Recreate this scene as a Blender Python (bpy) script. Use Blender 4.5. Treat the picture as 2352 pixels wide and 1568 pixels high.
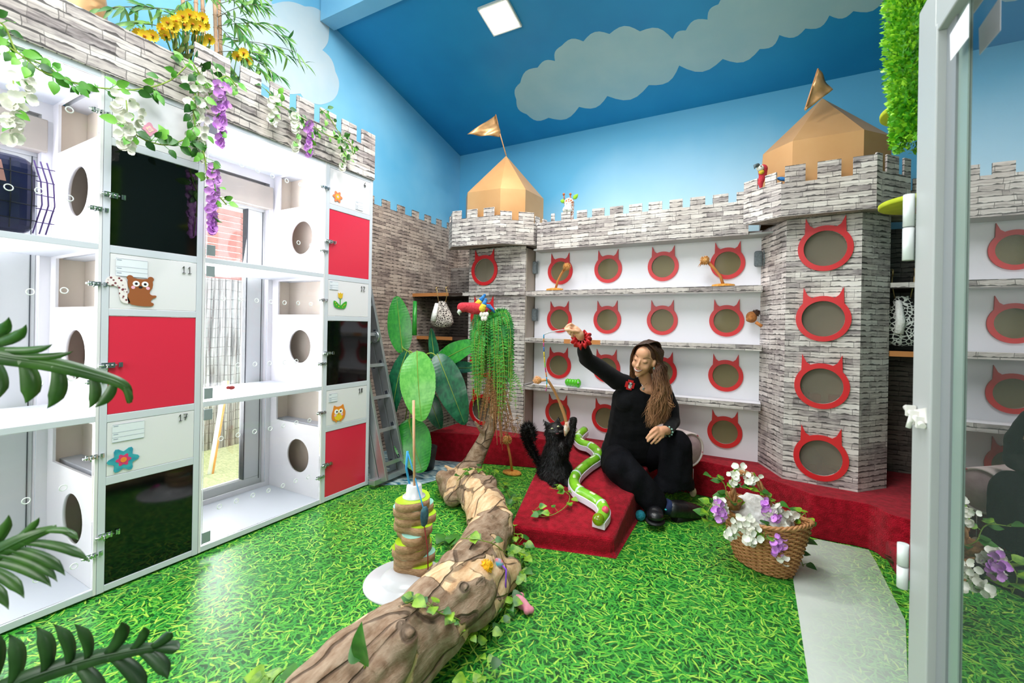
import bpy, bmesh, math, random
from mathutils import Vector as V, Matrix
from math import sin, cos, pi, radians as rad
random.seed(7)
S = bpy.context.scene
for o in list(bpy.data.objects): bpy.data.objects.remove(o)
COL = S.collection
# ------------------------------------------------------------ camera
F, CX, CY = 1002.3, 1176., 748.6
YAW, ROLL, H = rad(28.28), rad(0.997), 1.3
r_ = V((cos(YAW), sin(YAW), 0)); f_ = V((-sin(YAW), cos(YAW), 0)); u_ = V((0, 0, 1))
R3 = r_*cos(ROLL)+u_*sin(ROLL); U3 = u_*cos(ROLL)-r_*sin(ROLL)
cam = bpy.data.cameras.new('camera'); co = bpy.data.objects.new('camera', cam); COL.objects.link(co)
cam.sensor_width = 36; cam.lens = F/2352*36; cam.shift_y = -(784-CY)/2352; cam.clip_start = .05
co.matrix_world = Matrix(((R3.x, U3.x, -f_.x, 0), (R3.y, U3.y, -f_.y, 0), (R3.z, U3.z, -f_.z, H), (0, 0, 0, 1)))
S.camera = co
cam.dof.use_dof = True; cam.dof.focus_distance = 3.2; cam.dof.aperture_fstop = 3.2
CAM = V((0, 0, H))
def ray(x, y): return f_+R3*((x-CX)/F)-U3*((y-CY)/F)
def at(x, y, ax, v):
    d = ray(x, y); return CAM+d*((v-CAM[ax])/d[ax])
def W(x, y, d): return CAM+ray(x, y)*d
def onp(x, y, p0, n):
    d = ray(x, y); return CAM+d*((p0-CAM).dot(n)/d.dot(n))
# ------------------------------------------------------------ world, lights, exposure
wd = bpy.data.worlds.new('sky'); S.world = wd; wd.use_nodes = True
wd.node_tree.nodes['Background'].inputs[0].default_value = (1, .98, .96, 1)
wd.node_tree.nodes['Background'].inputs[1].default_value = 3.2
S.view_settings.view_transform = 'Standard'; S.view_settings.look = 'None'
S.view_settings.exposure = .55; S.view_settings.gamma = 1; S.view_settings.use_curve_mapping = False
def area(name, loc, to, sx, sy, power, col=(1, 1, 1)):
    l = bpy.data.lights.new(name, 'AREA'); l.shape = 'RECTANGLE'; l.size = sx; l.size_y = sy; l.energy = power; l.color = col
    o = bpy.data.objects.new(name, l); COL.objects.link(o); o.location = loc
    o.rotation_euler = (V(to)-V(loc)).to_track_quat('-Z', 'Y').to_euler(); return o
area('skylight_light', (-1.05, .9, 4.35), (-1.3, 1.5, 0), 1.9, 1.8, 88, (.95, .98, 1))
area('fill_light', (-1.5, -1.35, 2.0), (-1.0, 3.0, 1.0), 2.2, 1.6, 36, (1, .98, .96))  # added fill lamp behind the camera, lights the castle front
area('window_light_far', (-3.42, 1.72, 1.35), (-1.5, 1.72, .9), .55, 1.9, 44)
area('window_light_near', (-3.42, .42, 1.35), (-1.5, .42, .9), .55, 1.9, 44)
# ------------------------------------------------------------ materials
MC = {}
def srgb(h):
    if isinstance(h, str): c = [int(h[i:i+2], 16)/255 for i in (0, 2, 4)]
    else: c = [x/255 for x in h]
    return tuple((x/12.92 if x <= .04045 else ((x+.055)/1.055)**2.4) for x in c)+(1,)
class N:
    def __init__(s, name):
        s.m = bpy.data.materials.new(name); s.m.use_nodes = True; s.t = s.m.node_tree
        s.b = s.t.nodes['Principled BSDF']; s.out = s.t.nodes['Material Output']
    def n(s, ty, props=None, **inp):
        k = s.t.nodes.new('ShaderNode'+ty)
        for a, b in (props or {}).items(): setattr(k, a, b)
        for a, b in inp.items():
            if a[0] == '_': a = int(a[1:])
            else: a = a.replace('_', ' ')
            s.i(k, a, b)
        return k
    def i(s, k, a, b):
        if isinstance(b, bpy.types.NodeSocket): s.t.links.new(b, k.inputs[a])
        elif isinstance(b, bpy.types.Node): s.t.links.new(b.outputs[0], k.inputs[a])
        else: k.inputs[a].default_value = b
    def math(s, op, a, b=0., c=None):
        k = s.n('Math', {'operation': op}, _0=a, _1=b)
        if c is not None: s.i(k, 2, c)
        return k.outputs[0]
    def mix(s, f, a, b, ty='MIX'):
        k = s.t.nodes.new('ShaderNodeMix'); k.data_type = 'RGBA'; k.blend_type = ty
        s.i(k, 0, f); s.i(k, 6, a); s.i(k, 7, b); return k.outputs[2]
    def ramp(s, f, stops, interp='LINEAR'):
        k = s.t.nodes.new('ShaderNodeValToRGB'); k.color_ramp.interpolation = interp
        e = k.color_ramp.elements
        while len(e) < len(stops): e.new(.5)
        for el, (p, c) in zip(e, stops): el.position = p; el.color = srgb(c)
        s.i(k, 0, f); return k.outputs[0]
def mat(name, c, rough=.6, c2=None, sc=8., metal=0, bump=0, bsc=60., spec=.5, sheen=0, trans=0, sss=0, stretch=None, det=4., coat=0, emis=0):
    if name in MC: return MC[name]
    q = N(name); b = q.b
    b.inputs['Roughness'].default_value = rough; b.inputs['Metallic'].default_value = metal
    b.inputs['Specular IOR Level'].default_value = spec
    if sheen: b.inputs['Sheen Weight'].default_value = sheen
    if trans: b.inputs['Transmission Weight'].default_value = trans
    if coat: b.inputs['Coat Weight'].default_value = coat
    if sss: b.inputs['Subsurface Weight'].default_value = sss; b.inputs['Subsurface Radius'].default_value = (.012, .004, .002); b.inputs['Subsurface Scale'].default_value = 1
    if emis: b.inputs['Emission Color'].default_value = srgb(c); b.inputs['Emission Strength'].default_value = emis
    co_ = q.n('TexCoord').outputs['Object']
    if stretch: co_ = q.n('Mapping', None, Vector=co_, Scale=stretch).outputs[0]
    if c2:
        nz = q.n('TexNoise', None, Vector=co_, Scale=sc, Detail=det)
        f = q.n('MapRange', None, _0=nz.outputs[0], _1=.35, _2=.65).outputs[0]
        q.i(b, 'Base Color', q.mix(f, srgb(c), srgb(c2)))
    else: b.inputs['Base Color'].default_value = srgb(c)
    if bump:
        nz = q.n('TexNoise', None, Vector=co_, Scale=bsc, Detail=3.)
        bm_ = q.n('Bump', None, Height=nz.outputs[0], Strength=bump, Distance=.01)
        q.i(b, 'Normal', bm_.outputs[0])
    MC[name] = q.m; return q.m
def glassy(name, tint, refl=.08, rough=.02, haze=0, hazecol='ffffff', ior=1.45):
    if name in MC: return MC[name]
    q = N(name); t = q.n('BsdfTransparent', None, Color=srgb(tint)); g = q.n('BsdfGlossy', None, Color=(1, 1, 1, 1), Roughness=rough)
    fr = q.n('Fresnel', None, IOR=ior); fac = q.math('ADD', fr.outputs[0], refl)
    fac = q.math('MINIMUM', fac, .95)
    mx = q.n('MixShader', None, _0=fac, _1=t, _2=g)
    if haze:
        d = q.n('BsdfDiffuse', None, Color=srgb(hazecol)); mx = q.n('MixShader', None, _0=haze, _1=mx, _2=d)
    q.i(q.out, 0, mx); MC[name] = q.m; return q.m
def stone(name, s=1., dark=1., warm_=0):
    """ledge-stone wallpaper print, mapped on UV metres"""
    q = N(name); uv = q.n('UVMap', {'uv_map': 'uv'}).outputs[0]
    s *= .70; uv = q.n('Mapping', None, Vector=uv, Scale=(1/s, 1/s, 1)).outputs[0]
    nz = q.n('TexNoise', None, Vector=uv, Scale=7., Detail=3.)
    off = q.n('VectorMath', {'operation': 'MULTIPLY_ADD'}, _0=nz.outputs[1], _1=(.035, .015, 0), _2=uv)
    def brick(w, h, o, mort, sq=.7):
        return q.n('TexBrick', {'offset': .37, 'offset_frequency': 2, 'squash': sq, 'squash_frequency': 3}, Vector=o, Color1=(0, 0, 0, 1), Color2=(1, 1, 1, 1), Mortar=(.5, .5, .5, 1), Scale=1., Mortar_Size=mort, Mortar_Smooth=.35, Bias=0., Brick_Width=w, Row_Height=h)
    b1 = brick(.24, .052, off.outputs[0], .0026)
    o2 = q.n('Mapping', None, Vector=off.outputs[0], Location=(.13, .026, 0)).outputs[0]
    b2 = brick(.33, .104, o2, .0026, 1.4)
    var = q.math('ADD', q.math('MULTIPLY', q.n('RGBToBW', None, Color=b1.outputs[0]).outputs[0], .6), q.math('MULTIPLY', q.n('RGBToBW', None, Color=b2.outputs[0]).outputs[0], .4))
    st = q.n('Mapping', None, Vector=off.outputs[0], Scale=(9, 60, 1)).outputs[0]
    n2 = q.n('TexNoise', None, Vector=st, Scale=1., Detail=6., Roughness=.65)
    v2 = q.math('ADD', q.math('MULTIPLY', var, .45), q.math('MULTIPLY', n2.outputs[0], .75))
    c = q.ramp(v2, [(.28, '6a6263'), (.42, 'a0989a'), (.56, 'cdc6c4'), (.75, 'f2eeeb')])
    warm = q.n('TexNoise', None, Vector=uv, Scale=1.7, Detail=2.)
    c = q.mix(q.math('MULTIPLY', warm.outputs[0], .8), c, srgb('cfbcae'), 'MULTIPLY')
    m = q.math('MULTIPLY', b1.outputs[1], .7)
    m2 = q.math('MULTIPLY', b2.outputs[1], .4); m = q.math('MAXIMUM', m, m2)
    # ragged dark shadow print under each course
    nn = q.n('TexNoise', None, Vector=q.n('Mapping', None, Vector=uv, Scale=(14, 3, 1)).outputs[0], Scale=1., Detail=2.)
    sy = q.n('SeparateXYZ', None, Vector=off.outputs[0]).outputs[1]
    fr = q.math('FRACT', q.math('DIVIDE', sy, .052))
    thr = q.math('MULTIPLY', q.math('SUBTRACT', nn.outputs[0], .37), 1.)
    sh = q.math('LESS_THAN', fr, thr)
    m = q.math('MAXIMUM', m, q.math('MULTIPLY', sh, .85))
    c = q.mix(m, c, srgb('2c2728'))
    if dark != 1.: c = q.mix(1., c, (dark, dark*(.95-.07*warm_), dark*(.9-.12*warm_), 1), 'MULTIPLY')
    q.i(q.b, 'Base Color', c); q.b.inputs['Roughness'].default_value = .55
    q.b.inputs['Specular IOR Level'].default_value = .3
    MC[name] = q.m; return q.m
def grass(name, pale=0.):
    q = N(name); P = q.n('TexCoord').outputs['Object']
    col = q.ramp(q.n('TexNoise', None, Vector=P, Scale=3., Detail=5.).outputs[0], [(.3, '07350f'), (.7, '1a661f')])
    pals = [[(0, '0f5a20'), (1, '2c8a30')], [(0, '187a2c'), (1, '46a432')], [(0, '228a3c'), (1, '5cb23a')], [(0, '249034'), (.5, '62c03c'), (1, 'a8da48')], [(0, '1c8434'), (.5, '5cbc3c'), (1, 'c4e45c')], [(0, '2f9c3a'), (.55, '9ad840'), (1, 'ecec8a')]]
    pals = pals[:2]+pals[1:3]+pals[2:4]+pals[3:5]+pals[4:]
    for k in range(9):
        sc = (18, 22, 19, 24, 20, 25, 21, 23, 24)[k]; M_ = q.n('Mapping', None, Vector=P, Location=(k*3.7, k*1.3, 0), Rotation=(0, 0, k*1.1)).outputs[0]
        vo = q.n('TexVoronoi', {'voronoi_dimensions': '2D', 'feature': 'F1'}, Vector=M_, Scale=float(sc))
        loc = q.n('VectorMath', {'operation': 'SUBTRACT'}, _0=M_, _1=vo.outputs['Position'])
        sp = q.n('SeparateColor', None, Color=vo.outputs['Color'])
        ang = q.math('MULTIPLY', sp.outputs[0], 6.283)
        rt = q.n('VectorRotate', {'rotation_type': 'Z_AXIS'}, Vector=loc.outputs[0], Angle=ang)
        s3 = q.n('SeparateXYZ', None, Vector=rt.outputs[0])
        ax = q.math('ABSOLUTE', s3.outputs[0])
        yb = q.math('ADD', s3.outputs[1], q.math('MULTIPLY', q.math('MULTIPLY', s3.outputs[0], s3.outputs[0]), 4.))
        ay = q.math('ABSOLUTE', yb)
        w = q.math('MULTIPLY', q.math('SUBTRACT', 1., q.math('DIVIDE', ax, .05)), .0052 if k < 6 else .0042)
        m = q.n('MapRange', None, _0=q.math('SUBTRACT', w, ay), _1=0., _2=.0015).outputs[0]
        c2 = q.ramp(sp.outputs[1], pals[k])
        shade = q.n('MapRange', None, _0=q.math('DIVIDE', yb, q.math('MAXIMUM', w, .0005)), _1=-1., _2=1., _3=.72, _4=1.12).outputs[0]
        c2 = q.mix(1., c2, q.n('CombineColor', None, _0=shade, _1=shade, _2=shade).outputs[0], 'MULTIPLY')
        col = q.mix(m, col, c2)
    big = q.n('TexNoise', None, Vector=P, Scale=1.1, Detail=2.).outputs[0]
    col = q.mix(q.n('MapRange', None, _0=big, _1=.4, _2=.7, _3=0., _4=.22).outputs[0], col, srgb('0d5a20'))
    if pale:
        pn = q.n('TexNoise', None, Vector=P, Scale=2.2, Detail=5.).outputs[0]
        px = q.n('SeparateXYZ', None, Vector=P).outputs[0]
        edge = q.n('MapRange', None, _0=px, _1=.25, _2=.62, _3=.95, _4=.5).outputs[0]
        f = q.math('MINIMUM', q.math('ADD', edge, q.math('MULTIPLY', q.math('SUBTRACT', pn, .5), .5)), .97)
        col = q.mix(f, col, srgb('ced3cb'))
    q.i(q.b, 'Base Color', col); q.b.inputs['Roughness'].default_value = .38; q.b.inputs['Specular IOR Level'].default_value = .42
    MC[name] = q.m; return q.m
def skypaint(name, kind):
    q = N(name); P = q.n('TexCoord').outputs['Object']; s3 = q.n('SeparateXYZ', None, Vector=P)
    nz = q.n('TexNoise', None, Vector=P, Scale=1.6, Detail=3.).outputs[0]
    if kind == 'ceil': c = q.ramp(nz, [(.3, '1585bd'), (.7, '1f93c8')])
    elif kind == 'back':
        z = q.math('ADD', s3.outputs[2], q.math('MULTIPLY', q.math('SUBTRACT', nz, .5), .35))
        f = q.n('MapRange', None, _0=z, _1=2.3, _2=3.25).outputs[0]
        xx = q.math('ABSOLUTE', q.math('ADD', s3.outputs[0], .55))
        f = q.math('MINIMUM', q.math('ADD', f, q.n('MapRange', None, _0=xx, _1=.7, _2=1.9, _3=0., _4=.75).outputs[0]), 1.)  # brighter centre between the towers is lamp light painted into the sky
        c = q.mix(f, srgb('c4e4f2'), srgb('5fb4dd'))
    else: c = q.ramp(nz, [(.3, '66b6de'), (.7, '86c8e8')])
    q.i(q.b, 'Base Color', c); q.b.inputs['Roughness'].default_value = .5
    MC[name] = q.m; return q.m
# ------------------------------------------------------------ mesh builder
class M:
    def __init__(s): s.v = []; s.f = []; s.m = []; s.s = []; s.col = None
    def add(s, vs, fs, m=0, sm=False):
        o = len(s.v); s.v += [V(p) for p in vs]
        for f in fs: s.f.append([i+o for i in f]); s.m.append(m); s.s.append(sm)
        return s
    def merge(s, b, T=None):
        o = len(s.v); s.v += [(T @ p if T else p.copy()) for p in b.v]
        for f, m, sm in zip(b.f, b.m, b.s): s.f.append([i+o for i in f]); s.m.append(m); s.s.append(sm)
        return s
    def xf(s, T): s.v = [T @ p for p in s.v]; return s
    def hexa(s, p, m=0): return s.add(p, [(0, 3, 2, 1), (4, 5, 6, 7), (0, 1, 5, 4), (1, 2, 6, 5), (2, 3, 7, 6), (3, 0, 4, 7)], m)
    def box(s, x0, y0, z0, x1, y1, z1, m=0):
        x0, x1 = sorted((x0, x1)); y0, y1 = sorted((y0, y1)); z0, z1 = sorted((z0, z1))
        return s.hexa([(x0, y0, z0), (x1, y0, z0), (x1, y1, z0), (x0, y1, z0), (x0, y0, z1), (x1, y0, z1), (x1, y1, z1), (x0, y1, z1)], m)
    def obox(s, c, a, b, d, m=0):
        c = V(c); a = V(a); b = V(b); d = V(d)
        return s.hexa([c-a-b-d, c+a-b-d, c+a+b-d, c-a+b-d, c-a-b+d, c+a-b+d, c+a+b+d, c-a+b+d], m)
    def tube(s, pts, r, n=8, m=0, sm=True, cap=True, flat=1.):
        pts = [V(p) for p in pts]; R = r if isinstance(r, (list, tuple)) else [r]*len(pts)
        vs = []; up = None
        for i, p in enumerate(pts):
            d = (pts[min(i+1, len(pts)-1)]-pts[max(i-1, 0)])
            if d.length < 1e-9: d = V((0, 0, 1))
            d.normalize()
            if up is None:
                up = d.cross(V((0, 0, 1)) if abs(d.z) < .9 else V((1, 0, 0))).normalized()
            up = (up-d*up.dot(d))
            if up.length < 1e-6: up = d.orthogonal()
            up.normalize(); b = d.cross(up)
            for k in range(n):
                a = 2*pi*k/n; vs.append(p+up*(R[i]*cos(a))+b*(R[i]*sin(a)*flat))
        fs = [(i*n+k, i*n+(k+1) % n, (i+1)*n+(k+1) % n, (i+1)*n+k) for i in range(len(pts)-1) for k in range(n)]
        s.add(vs, fs, m, sm)
        if cap:
            o = len(s.v)-len(vs)
            s.f += [[o+k for k in reversed(range(n))], [o+(len(pts)-1)*n+k for k in range(n)]]; s.m += [m, m]; s.s += [False, False]
        return s
    def cyl(s, a, b, r, n=16, m=0, r2=None, sm=True): return s.tube([a, b], [r, r if r2 is None else r2], n, m, sm)
    def lathe(s, c, prof, n=24, m=0, ax=(0, 0, 1), sm=True, sx=1., sy=1., twist=0):
        c = V(c); ax = V(ax).normalized(); u = ax.orthogonal().normalized() if abs(ax.z) < .99 else V((1, 0, 0)); w = ax.cross(u)
        vs = [c+ax*z+u*(r*cos(2*pi*k/n+twist)*sx)+w*(r*sin(2*pi*k/n+twist)*sy) for r, z in prof for k in range(n)]
        return s.add(vs, [(i*n+k, i*n+(k+1) % n, (i+1)*n+(k+1) % n, (i+1)*n+k) for i in range(len(prof)-1) for k in range(n)], m, sm)
    def ball(s, c, r, m=0, n=14, k=9, T=None):
        c = V(c); r = V((r, r, r)) if not hasattr(r, '__len__') else V(r); vs = []
        for i in range(k+1):
            th = pi*i/k
            for j in range(n):
                a = 2*pi*j/n; p = V((r.x*sin(th)*cos(a), r.y*sin(th)*sin(a), r.z*cos(th)))
                vs.append(c+(T @ p if T else p))
        return s.add(vs, [(i*n+j, (i+1)*n+j, (i+1)*n+(j+1) % n, i*n+(j+1) % n) for i in range(k) for j in range(n)], m, True)
    def plate(s, outer, holes, o, u, w, th, m=0, me=None):
        """polygon with holes in frame (o,u,w), thickness th along -(u x w)"""
        o = V(o); u = V(u).normalized(); w = V(w).normalized(); nn = u.cross(w)*-th
        bm = bmesh.new(); loops = []
        for L in [outer]+list(holes):
            vs = [bm.verts.new((p[0], p[1], 0)) for p in L]
            es = [bm.edges.new((vs[i], vs[(i+1) % len(vs)])) for i in range(len(vs))]; loops.append(vs)
        bmesh.ops.triangle_fill(bm, use_beauty=True, use_dissolve=False, edges=bm.edges[:])
        bm.verts.index_update(); bm.faces.ensure_lookup_table()
        P = [o+u*v.co.x+w*v.co.y for v in bm.verts]
        fs = []
        for f in bm.faces:
            ids = [v.index for v in f.verts]
            if f.normal.z < 0: ids.reverse()
            fs.append(ids)
        n = len(P); s.add(P+[p+nn for p in P], fs+[[i+n for i in reversed(f)] for f in fs], m)
        for L in loops:
            ids = [v.index for v in L]; ar = sum(L[i].co.x*L[(i+1) % len(L)].co.y-L[(i+1) % len(L)].co.x*L[i].co.y for i in range(len(L)))
            if (ar > 0) != (L is loops[0]): ids.reverse()
            o_ = len(s.v)-2*n
            for i in range(len(ids)):
                a, b = ids[i]+o_, ids[(i+1) % len(ids)]+o_
                s.f.append([a, a+n, b+n, b]); s.m.append(m if me is None else me); s.s.append(len(L) > 14)
        bm.free(); return s
    def leaf(s, base, tip, nrm, w, sag=.15, fold=.15, n=6, m=0, prof=None, m2=None):
        base, tip, nrm = V(base), V(tip), V(nrm); d = tip-base; L = d.length
        if L < 1e-6: return s
        dn = d/L; side = dn.cross(nrm)
        if side.length < 1e-4: side = dn.orthogonal()
        side.normalize(); up = side.cross(dn); vs = []
        for i in range(n+1):
            t = i/n; c = base+d*t+up*(sag*L*4*t*(1-t)*.5)-up*(sag*L*t*t)
            ww = w*(prof(t) if prof else (sin(pi*min(1, t**.75))**.8)) if 0 < i < n else w*.03
            vs += [c-side*ww+up*(fold*ww), c, c+side*ww+up*(fold*ww)]
        fs = []
        for i in range(n): a = 3*i; fs += [(a, a+1, a+4, a+3), (a+1, a+2, a+5, a+4)]
        o = len(s.f); s.add(vs, fs, m, True); return s
    def build(s, name, mats, parent=None, label=None, bev=0, uv=False, sub=0, seg=2):
        me = bpy.data.meshes.new(name); org = V((0, 0, 0))
        if parent is None:
            if s.v:
                xs = [p.x for p in s.v]; ys = [p.y for p in s.v]; zs = [p.z for p in s.v]
                org = V(((min(xs)+max(xs))/2, (min(ys)+max(ys))/2, min(zs)))
                if name.startswith(('wall', 'floor', 'ceil')): org = V((0, 0, 0))
        else:
            p = parent
            while p: org = org+V(p.location); p = p.parent
        me.from_pydata([p-org for p in s.v], [], s.f)
        if not isinstance(mats, (list, tuple)): mats = [mats]
        for k in mats: me.materials.append(k)
        me.polygons.foreach_set('material_index', [min(i, len(mats)-1) for i in s.m]); me.polygons.foreach_set('use_smooth', s.s)
        if uv:
            L = me.uv_layers.new(name='uv'); dat = []
            for f in me.polygons:
                nn = f.normal
                if abs(nn.z) < .75: t = V((-nn.y, nn.x, 0)).normalized()
                for vi in f.vertices:
                    p = s.v[vi]
                    dat += [p.x, p.y] if abs(nn.z) >= .75 else [p.x*t.x+p.y*t.y, p.z]
            L.data.foreach_set('uv', dat)
        me.validate(); me.update()
        o = bpy.data.objects.new(name, me); COL.objects.link(o)
        if parent is None: o.location = org
        else: o.parent = parent
        if label: o['label'] = label
        if bev:
            b = o.modifiers.new('bevel', 'BEVEL'); b.width = bev; b.segments = seg; b.limit_method = 'ANGLE'; b.angle_limit = rad(40)
        if sub: b = o.modifiers.new('sub', 'SUBSURF'); b.levels = sub; b.render_levels = sub
        return o
def tag(o, label, cat, group=None, kind=None):
    if label: o['label'] = label
    if cat: o['category'] = cat
    if group: o['group'] = group
    if kind: o['kind'] = kind
    return o
def thing(name, label, cat, loc, group=None):
    o = bpy.data.objects.new(name, None); COL.objects.link(o); o.location = loc; o.empty_display_size = .05
    return tag(o, label, cat, group)
def struct(o): o['kind'] = 'structure'; return o
def copy_tree(o, parent=None):
    c = o.copy(); COL.objects.link(c); c.parent = parent
    for ch in list(o.children): copy_tree(ch, c)
    return c
def solid(mb, voxel=.008, smooth=4):
    """fuse overlapping pieces into one continuous surface; returns an M"""
    me = bpy.data.meshes.new('t'); me.from_pydata(mb.v, [], mb.f); o = bpy.data.objects.new('t', me); COL.objects.link(o)
    a = o.modifiers.new('r', 'REMESH'); a.mode = 'VOXEL'; a.voxel_size = voxel
    if smooth: b = o.modifiers.new('s', 'SMOOTH'); b.iterations = smooth; b.factor = .6
    dg = bpy.context.evaluated_depsgraph_get(); dg.update(); e = o.evaluated_get(dg); mm = e.to_mesh()
    out = M(); out.add([v.co.copy() for v in mm.vertices], [list(p.vertices) for p in mm.polygons], 0, True)
    e.to_mesh_clear(); bpy.data.objects.remove(o); bpy.data.meshes.remove(me); return out
def limb(mb, pts, rs, n=14):
    """tapered, rounded chain (for solid())"""
    pts = [V(p) for p in pts]
    for i in range(len(pts)):
        mb.ball(pts[i], rs[i], 0, n, 10)
        if i: mb.tube([pts[i-1], pts[i]], [rs[i-1], rs[i]], n)
    return mb
def circ(cx, cy, r, n=32, ry=None, a0=0.): return [(cx+r*cos(a0+2*pi*i/n), cy+(ry or r)*sin(a0+2*pi*i/n)) for i in range(n)]
def rect(x0, y0, x1, y1): return [(x0, y0), (x1, y0), (x1, y1), (x0, y1)]
def bez(p, n=12):
    p = [V(q) for q in p]; out = []
    for i in range(n+1):
        t = i/n; q = p[:]
        while len(q) > 1: q = [q[k]*(1-t)+q[k+1]*t for k in range(len(q)-1)]
        out.append(q[0])
    return out
def spline(pts, n=5):
    P = [V(p) for p in pts]; P = [P[0]*2-P[1]]+P+[P[-1]*2-P[-2]]; out = []
    for i in range(1, len(P)-2):
        a, b, c, d = P[i-1:i+3]
        for k in range(n):
            t = k/n; out.append(.5*((2*b)+(c-a)*t+(2*a-5*b+4*c-d)*t*t+(3*b-a-3*c+d)*t**3))
    out.append(P[-2]); return out
def rv(a=1.): return V((random.uniform(-a, a), random.uniform(-a, a), random.uniform(-a, a)))
white = mat('white_board', 'e8e5ea', .38); frame_m = mat('frame_board', 'd2d6e0', .4); beige = mat('beige_board', 'eadccd', .55, 'e4d6c8', 3.)
red_ac = mat('red_acrylic', 'e0304a', .22, spec=.5); black_ac = mat('black_acrylic', '06080a', .06, spec=.6); chrome = mat('chrome', 'c9cdd0', .18, metal=1)
acryl = glassy('clear_acrylic', 'fdfefe', .0, .0, ior=1.25); acr_edge = mat('acrylic_edge', 'eef2f2', .2); grey_pl = mat('grey_plastic', '7b858a', .4)
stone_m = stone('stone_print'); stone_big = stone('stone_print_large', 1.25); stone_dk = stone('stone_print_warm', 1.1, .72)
gold = mat('gold_paint', 'c99560', .38, 'd2a06c', 3., metal=.3); ring_red = mat('red_ring', 'd11f25', .35)
carpet = mat('red_carpet', '8e0a1a', .95, 'b01228', 26., bump=1., bsc=160., spec=.08, sheen=.08); black_ln = mat('ink', '15151a', .7)
leafy = {}
def green(k, c, c2=None, rough=.45, sc=9.): return mat('leaf_'+k, c, rough, c2 or c, sc)
g_vine = green('vine', '4f9a2e', '7dc043'); g_dark = green('dark', '1c4f14', '3a7a1c'); g_bam = green('bamboo', '3f7a35', '86b04a'); g_ban = green('banana', '1c7a2a', '3da03c', .3)
g_ivy = green('ivy', '2a6a14', '8cb424', sc=24.); g_fern = green('fern', '248a34', '5cb83a', sc=14.); g_fern2 = green('fern_dark', '146a2c', '2c8a34'); stem_m = mat('stem', '8aa23c', .6); bark_t = mat('cane', 'c89a78', .6, 'd9b394', 20.)
petal_w = mat('petal_white', 'eceadc', .5, 'f6f4ea', 30.); petal_p = mat('petal_purple', 'c877da', .5, 'e2a8ec', 30.); petal_y = mat('petal_yellow', 'ffdc30', .5)
wood_l = mat('pale_wood', 'd9a57e', .5); brown = mat('brown_wood', '9a5a2c', .5)
# ============================================================ setting
WX, WY = -3.25, 4.57
def cz(y): return 3.457+.234*(WY-y)
struct(M().add([(-3.3, -1.6, 0), (1.7, -1.6, 0), (1.7, 4.7, 0), (-3.3, 4.7, 0)], [(0, 1, 2, 3)]).build('floor', grass('grass_print')))
pl = [at(x, y, 2, .004) for x, y in ((1822, 1330), (1838, 1245), (1879, 1238), (1995, 1262), (2012, 1290), (2080, 1425))]
pl += [V((.40, 1.5, .004)), V((.40, -.6, .004)), V((.19, -.6, .004)), at(1858, 1566, 2, .004)]
m = M(); m.add(pl+[p-V((0, 0, .004)) for p in pl], [list(range(len(pl)))[::-1]]+[(i, (i+1) % len(pl), (i+1) % len(pl)+len(pl), i+len(pl)) for i in range(len(pl))])
struct(m.build('floor_strip', grass('pale_grass_print', 1)))
pl = [V((-3.24, 2.56, .003)), V((-2.62, 2.56, .003)), V((-2.30, 2.80, .003)), V((-2.15, 3.3, .003)), V((-2.6, 3.7, .003)), V((-3.24, 3.7, .003))]
struct(M().add(pl, [tuple(range(6))]).build('floor_water_print', mat('water_print', '2f6f86', .35, 'c9dcd8', 14., stretch=(1, 2.2, 1))))
# walls
wl = M(); ol = [(-1.6, 0), (4.7, 0), (4.7, 3.43), (2.62, 3.92), (2.62, 4.6), (-1.6, 4.6)]
wins = [(.17, .83), (1.38, 2.06)]
wl.plate(ol, [rect(a, .06, b, 2.36) for a, b in wins], (WX, 0, 0), (0, 1, 0), (0, 0, 1), .12, 0, 1)
struct(wl.build('wall_left', [skypaint('sky_paint_left', 'left'), white]))
struct(M().box(-3.37, WY, 0, 1.7, WY+.1, 4.7).build('wall_back', skypaint('sky_paint_glow_back', 'back')))
struct(M().box(1.6, -1.6, 0, 1.7, WY, 4.7).build('wall_right', mat('dim_wall', '4f6f66', .6)))
struct(M().box(-3.37, -1.7, 0, 1.7, -1.6, 4.7).build('wall_front', mat('plain_wall', 'd8d8d4', .7)))
cm = M(); y0, y1 = 2.56, WY+.1
cm.hexa([(-3.37, y0, cz(y0)), (1.7, y0, cz(y0)), (1.7, y1, cz(y1)), (-3.37, y1, cz(y1)), (-3.37, y0, cz(y0)+.1), (1.7, y0, cz(y0)+.1), (1.7, y1, cz(y1)+.1), (-3.37, y1, cz(y1)+.1)])
cm.box(-3.37, -1.7, 4.55, 1.7, 2.6, 4.65, 1)
struct(cm.build('ceiling', [skypaint('sky_paint_ceiling', 'ceil'), mat('plain_wall', 'd8d8d4')]))
struct(M().box(-3.24, 2.48, 3.872, 1.6, 2.62, 4.56).build('trim_1', mat('beam_paint', '8cc6e4', .45, '7dbce0', 2.)))
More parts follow.
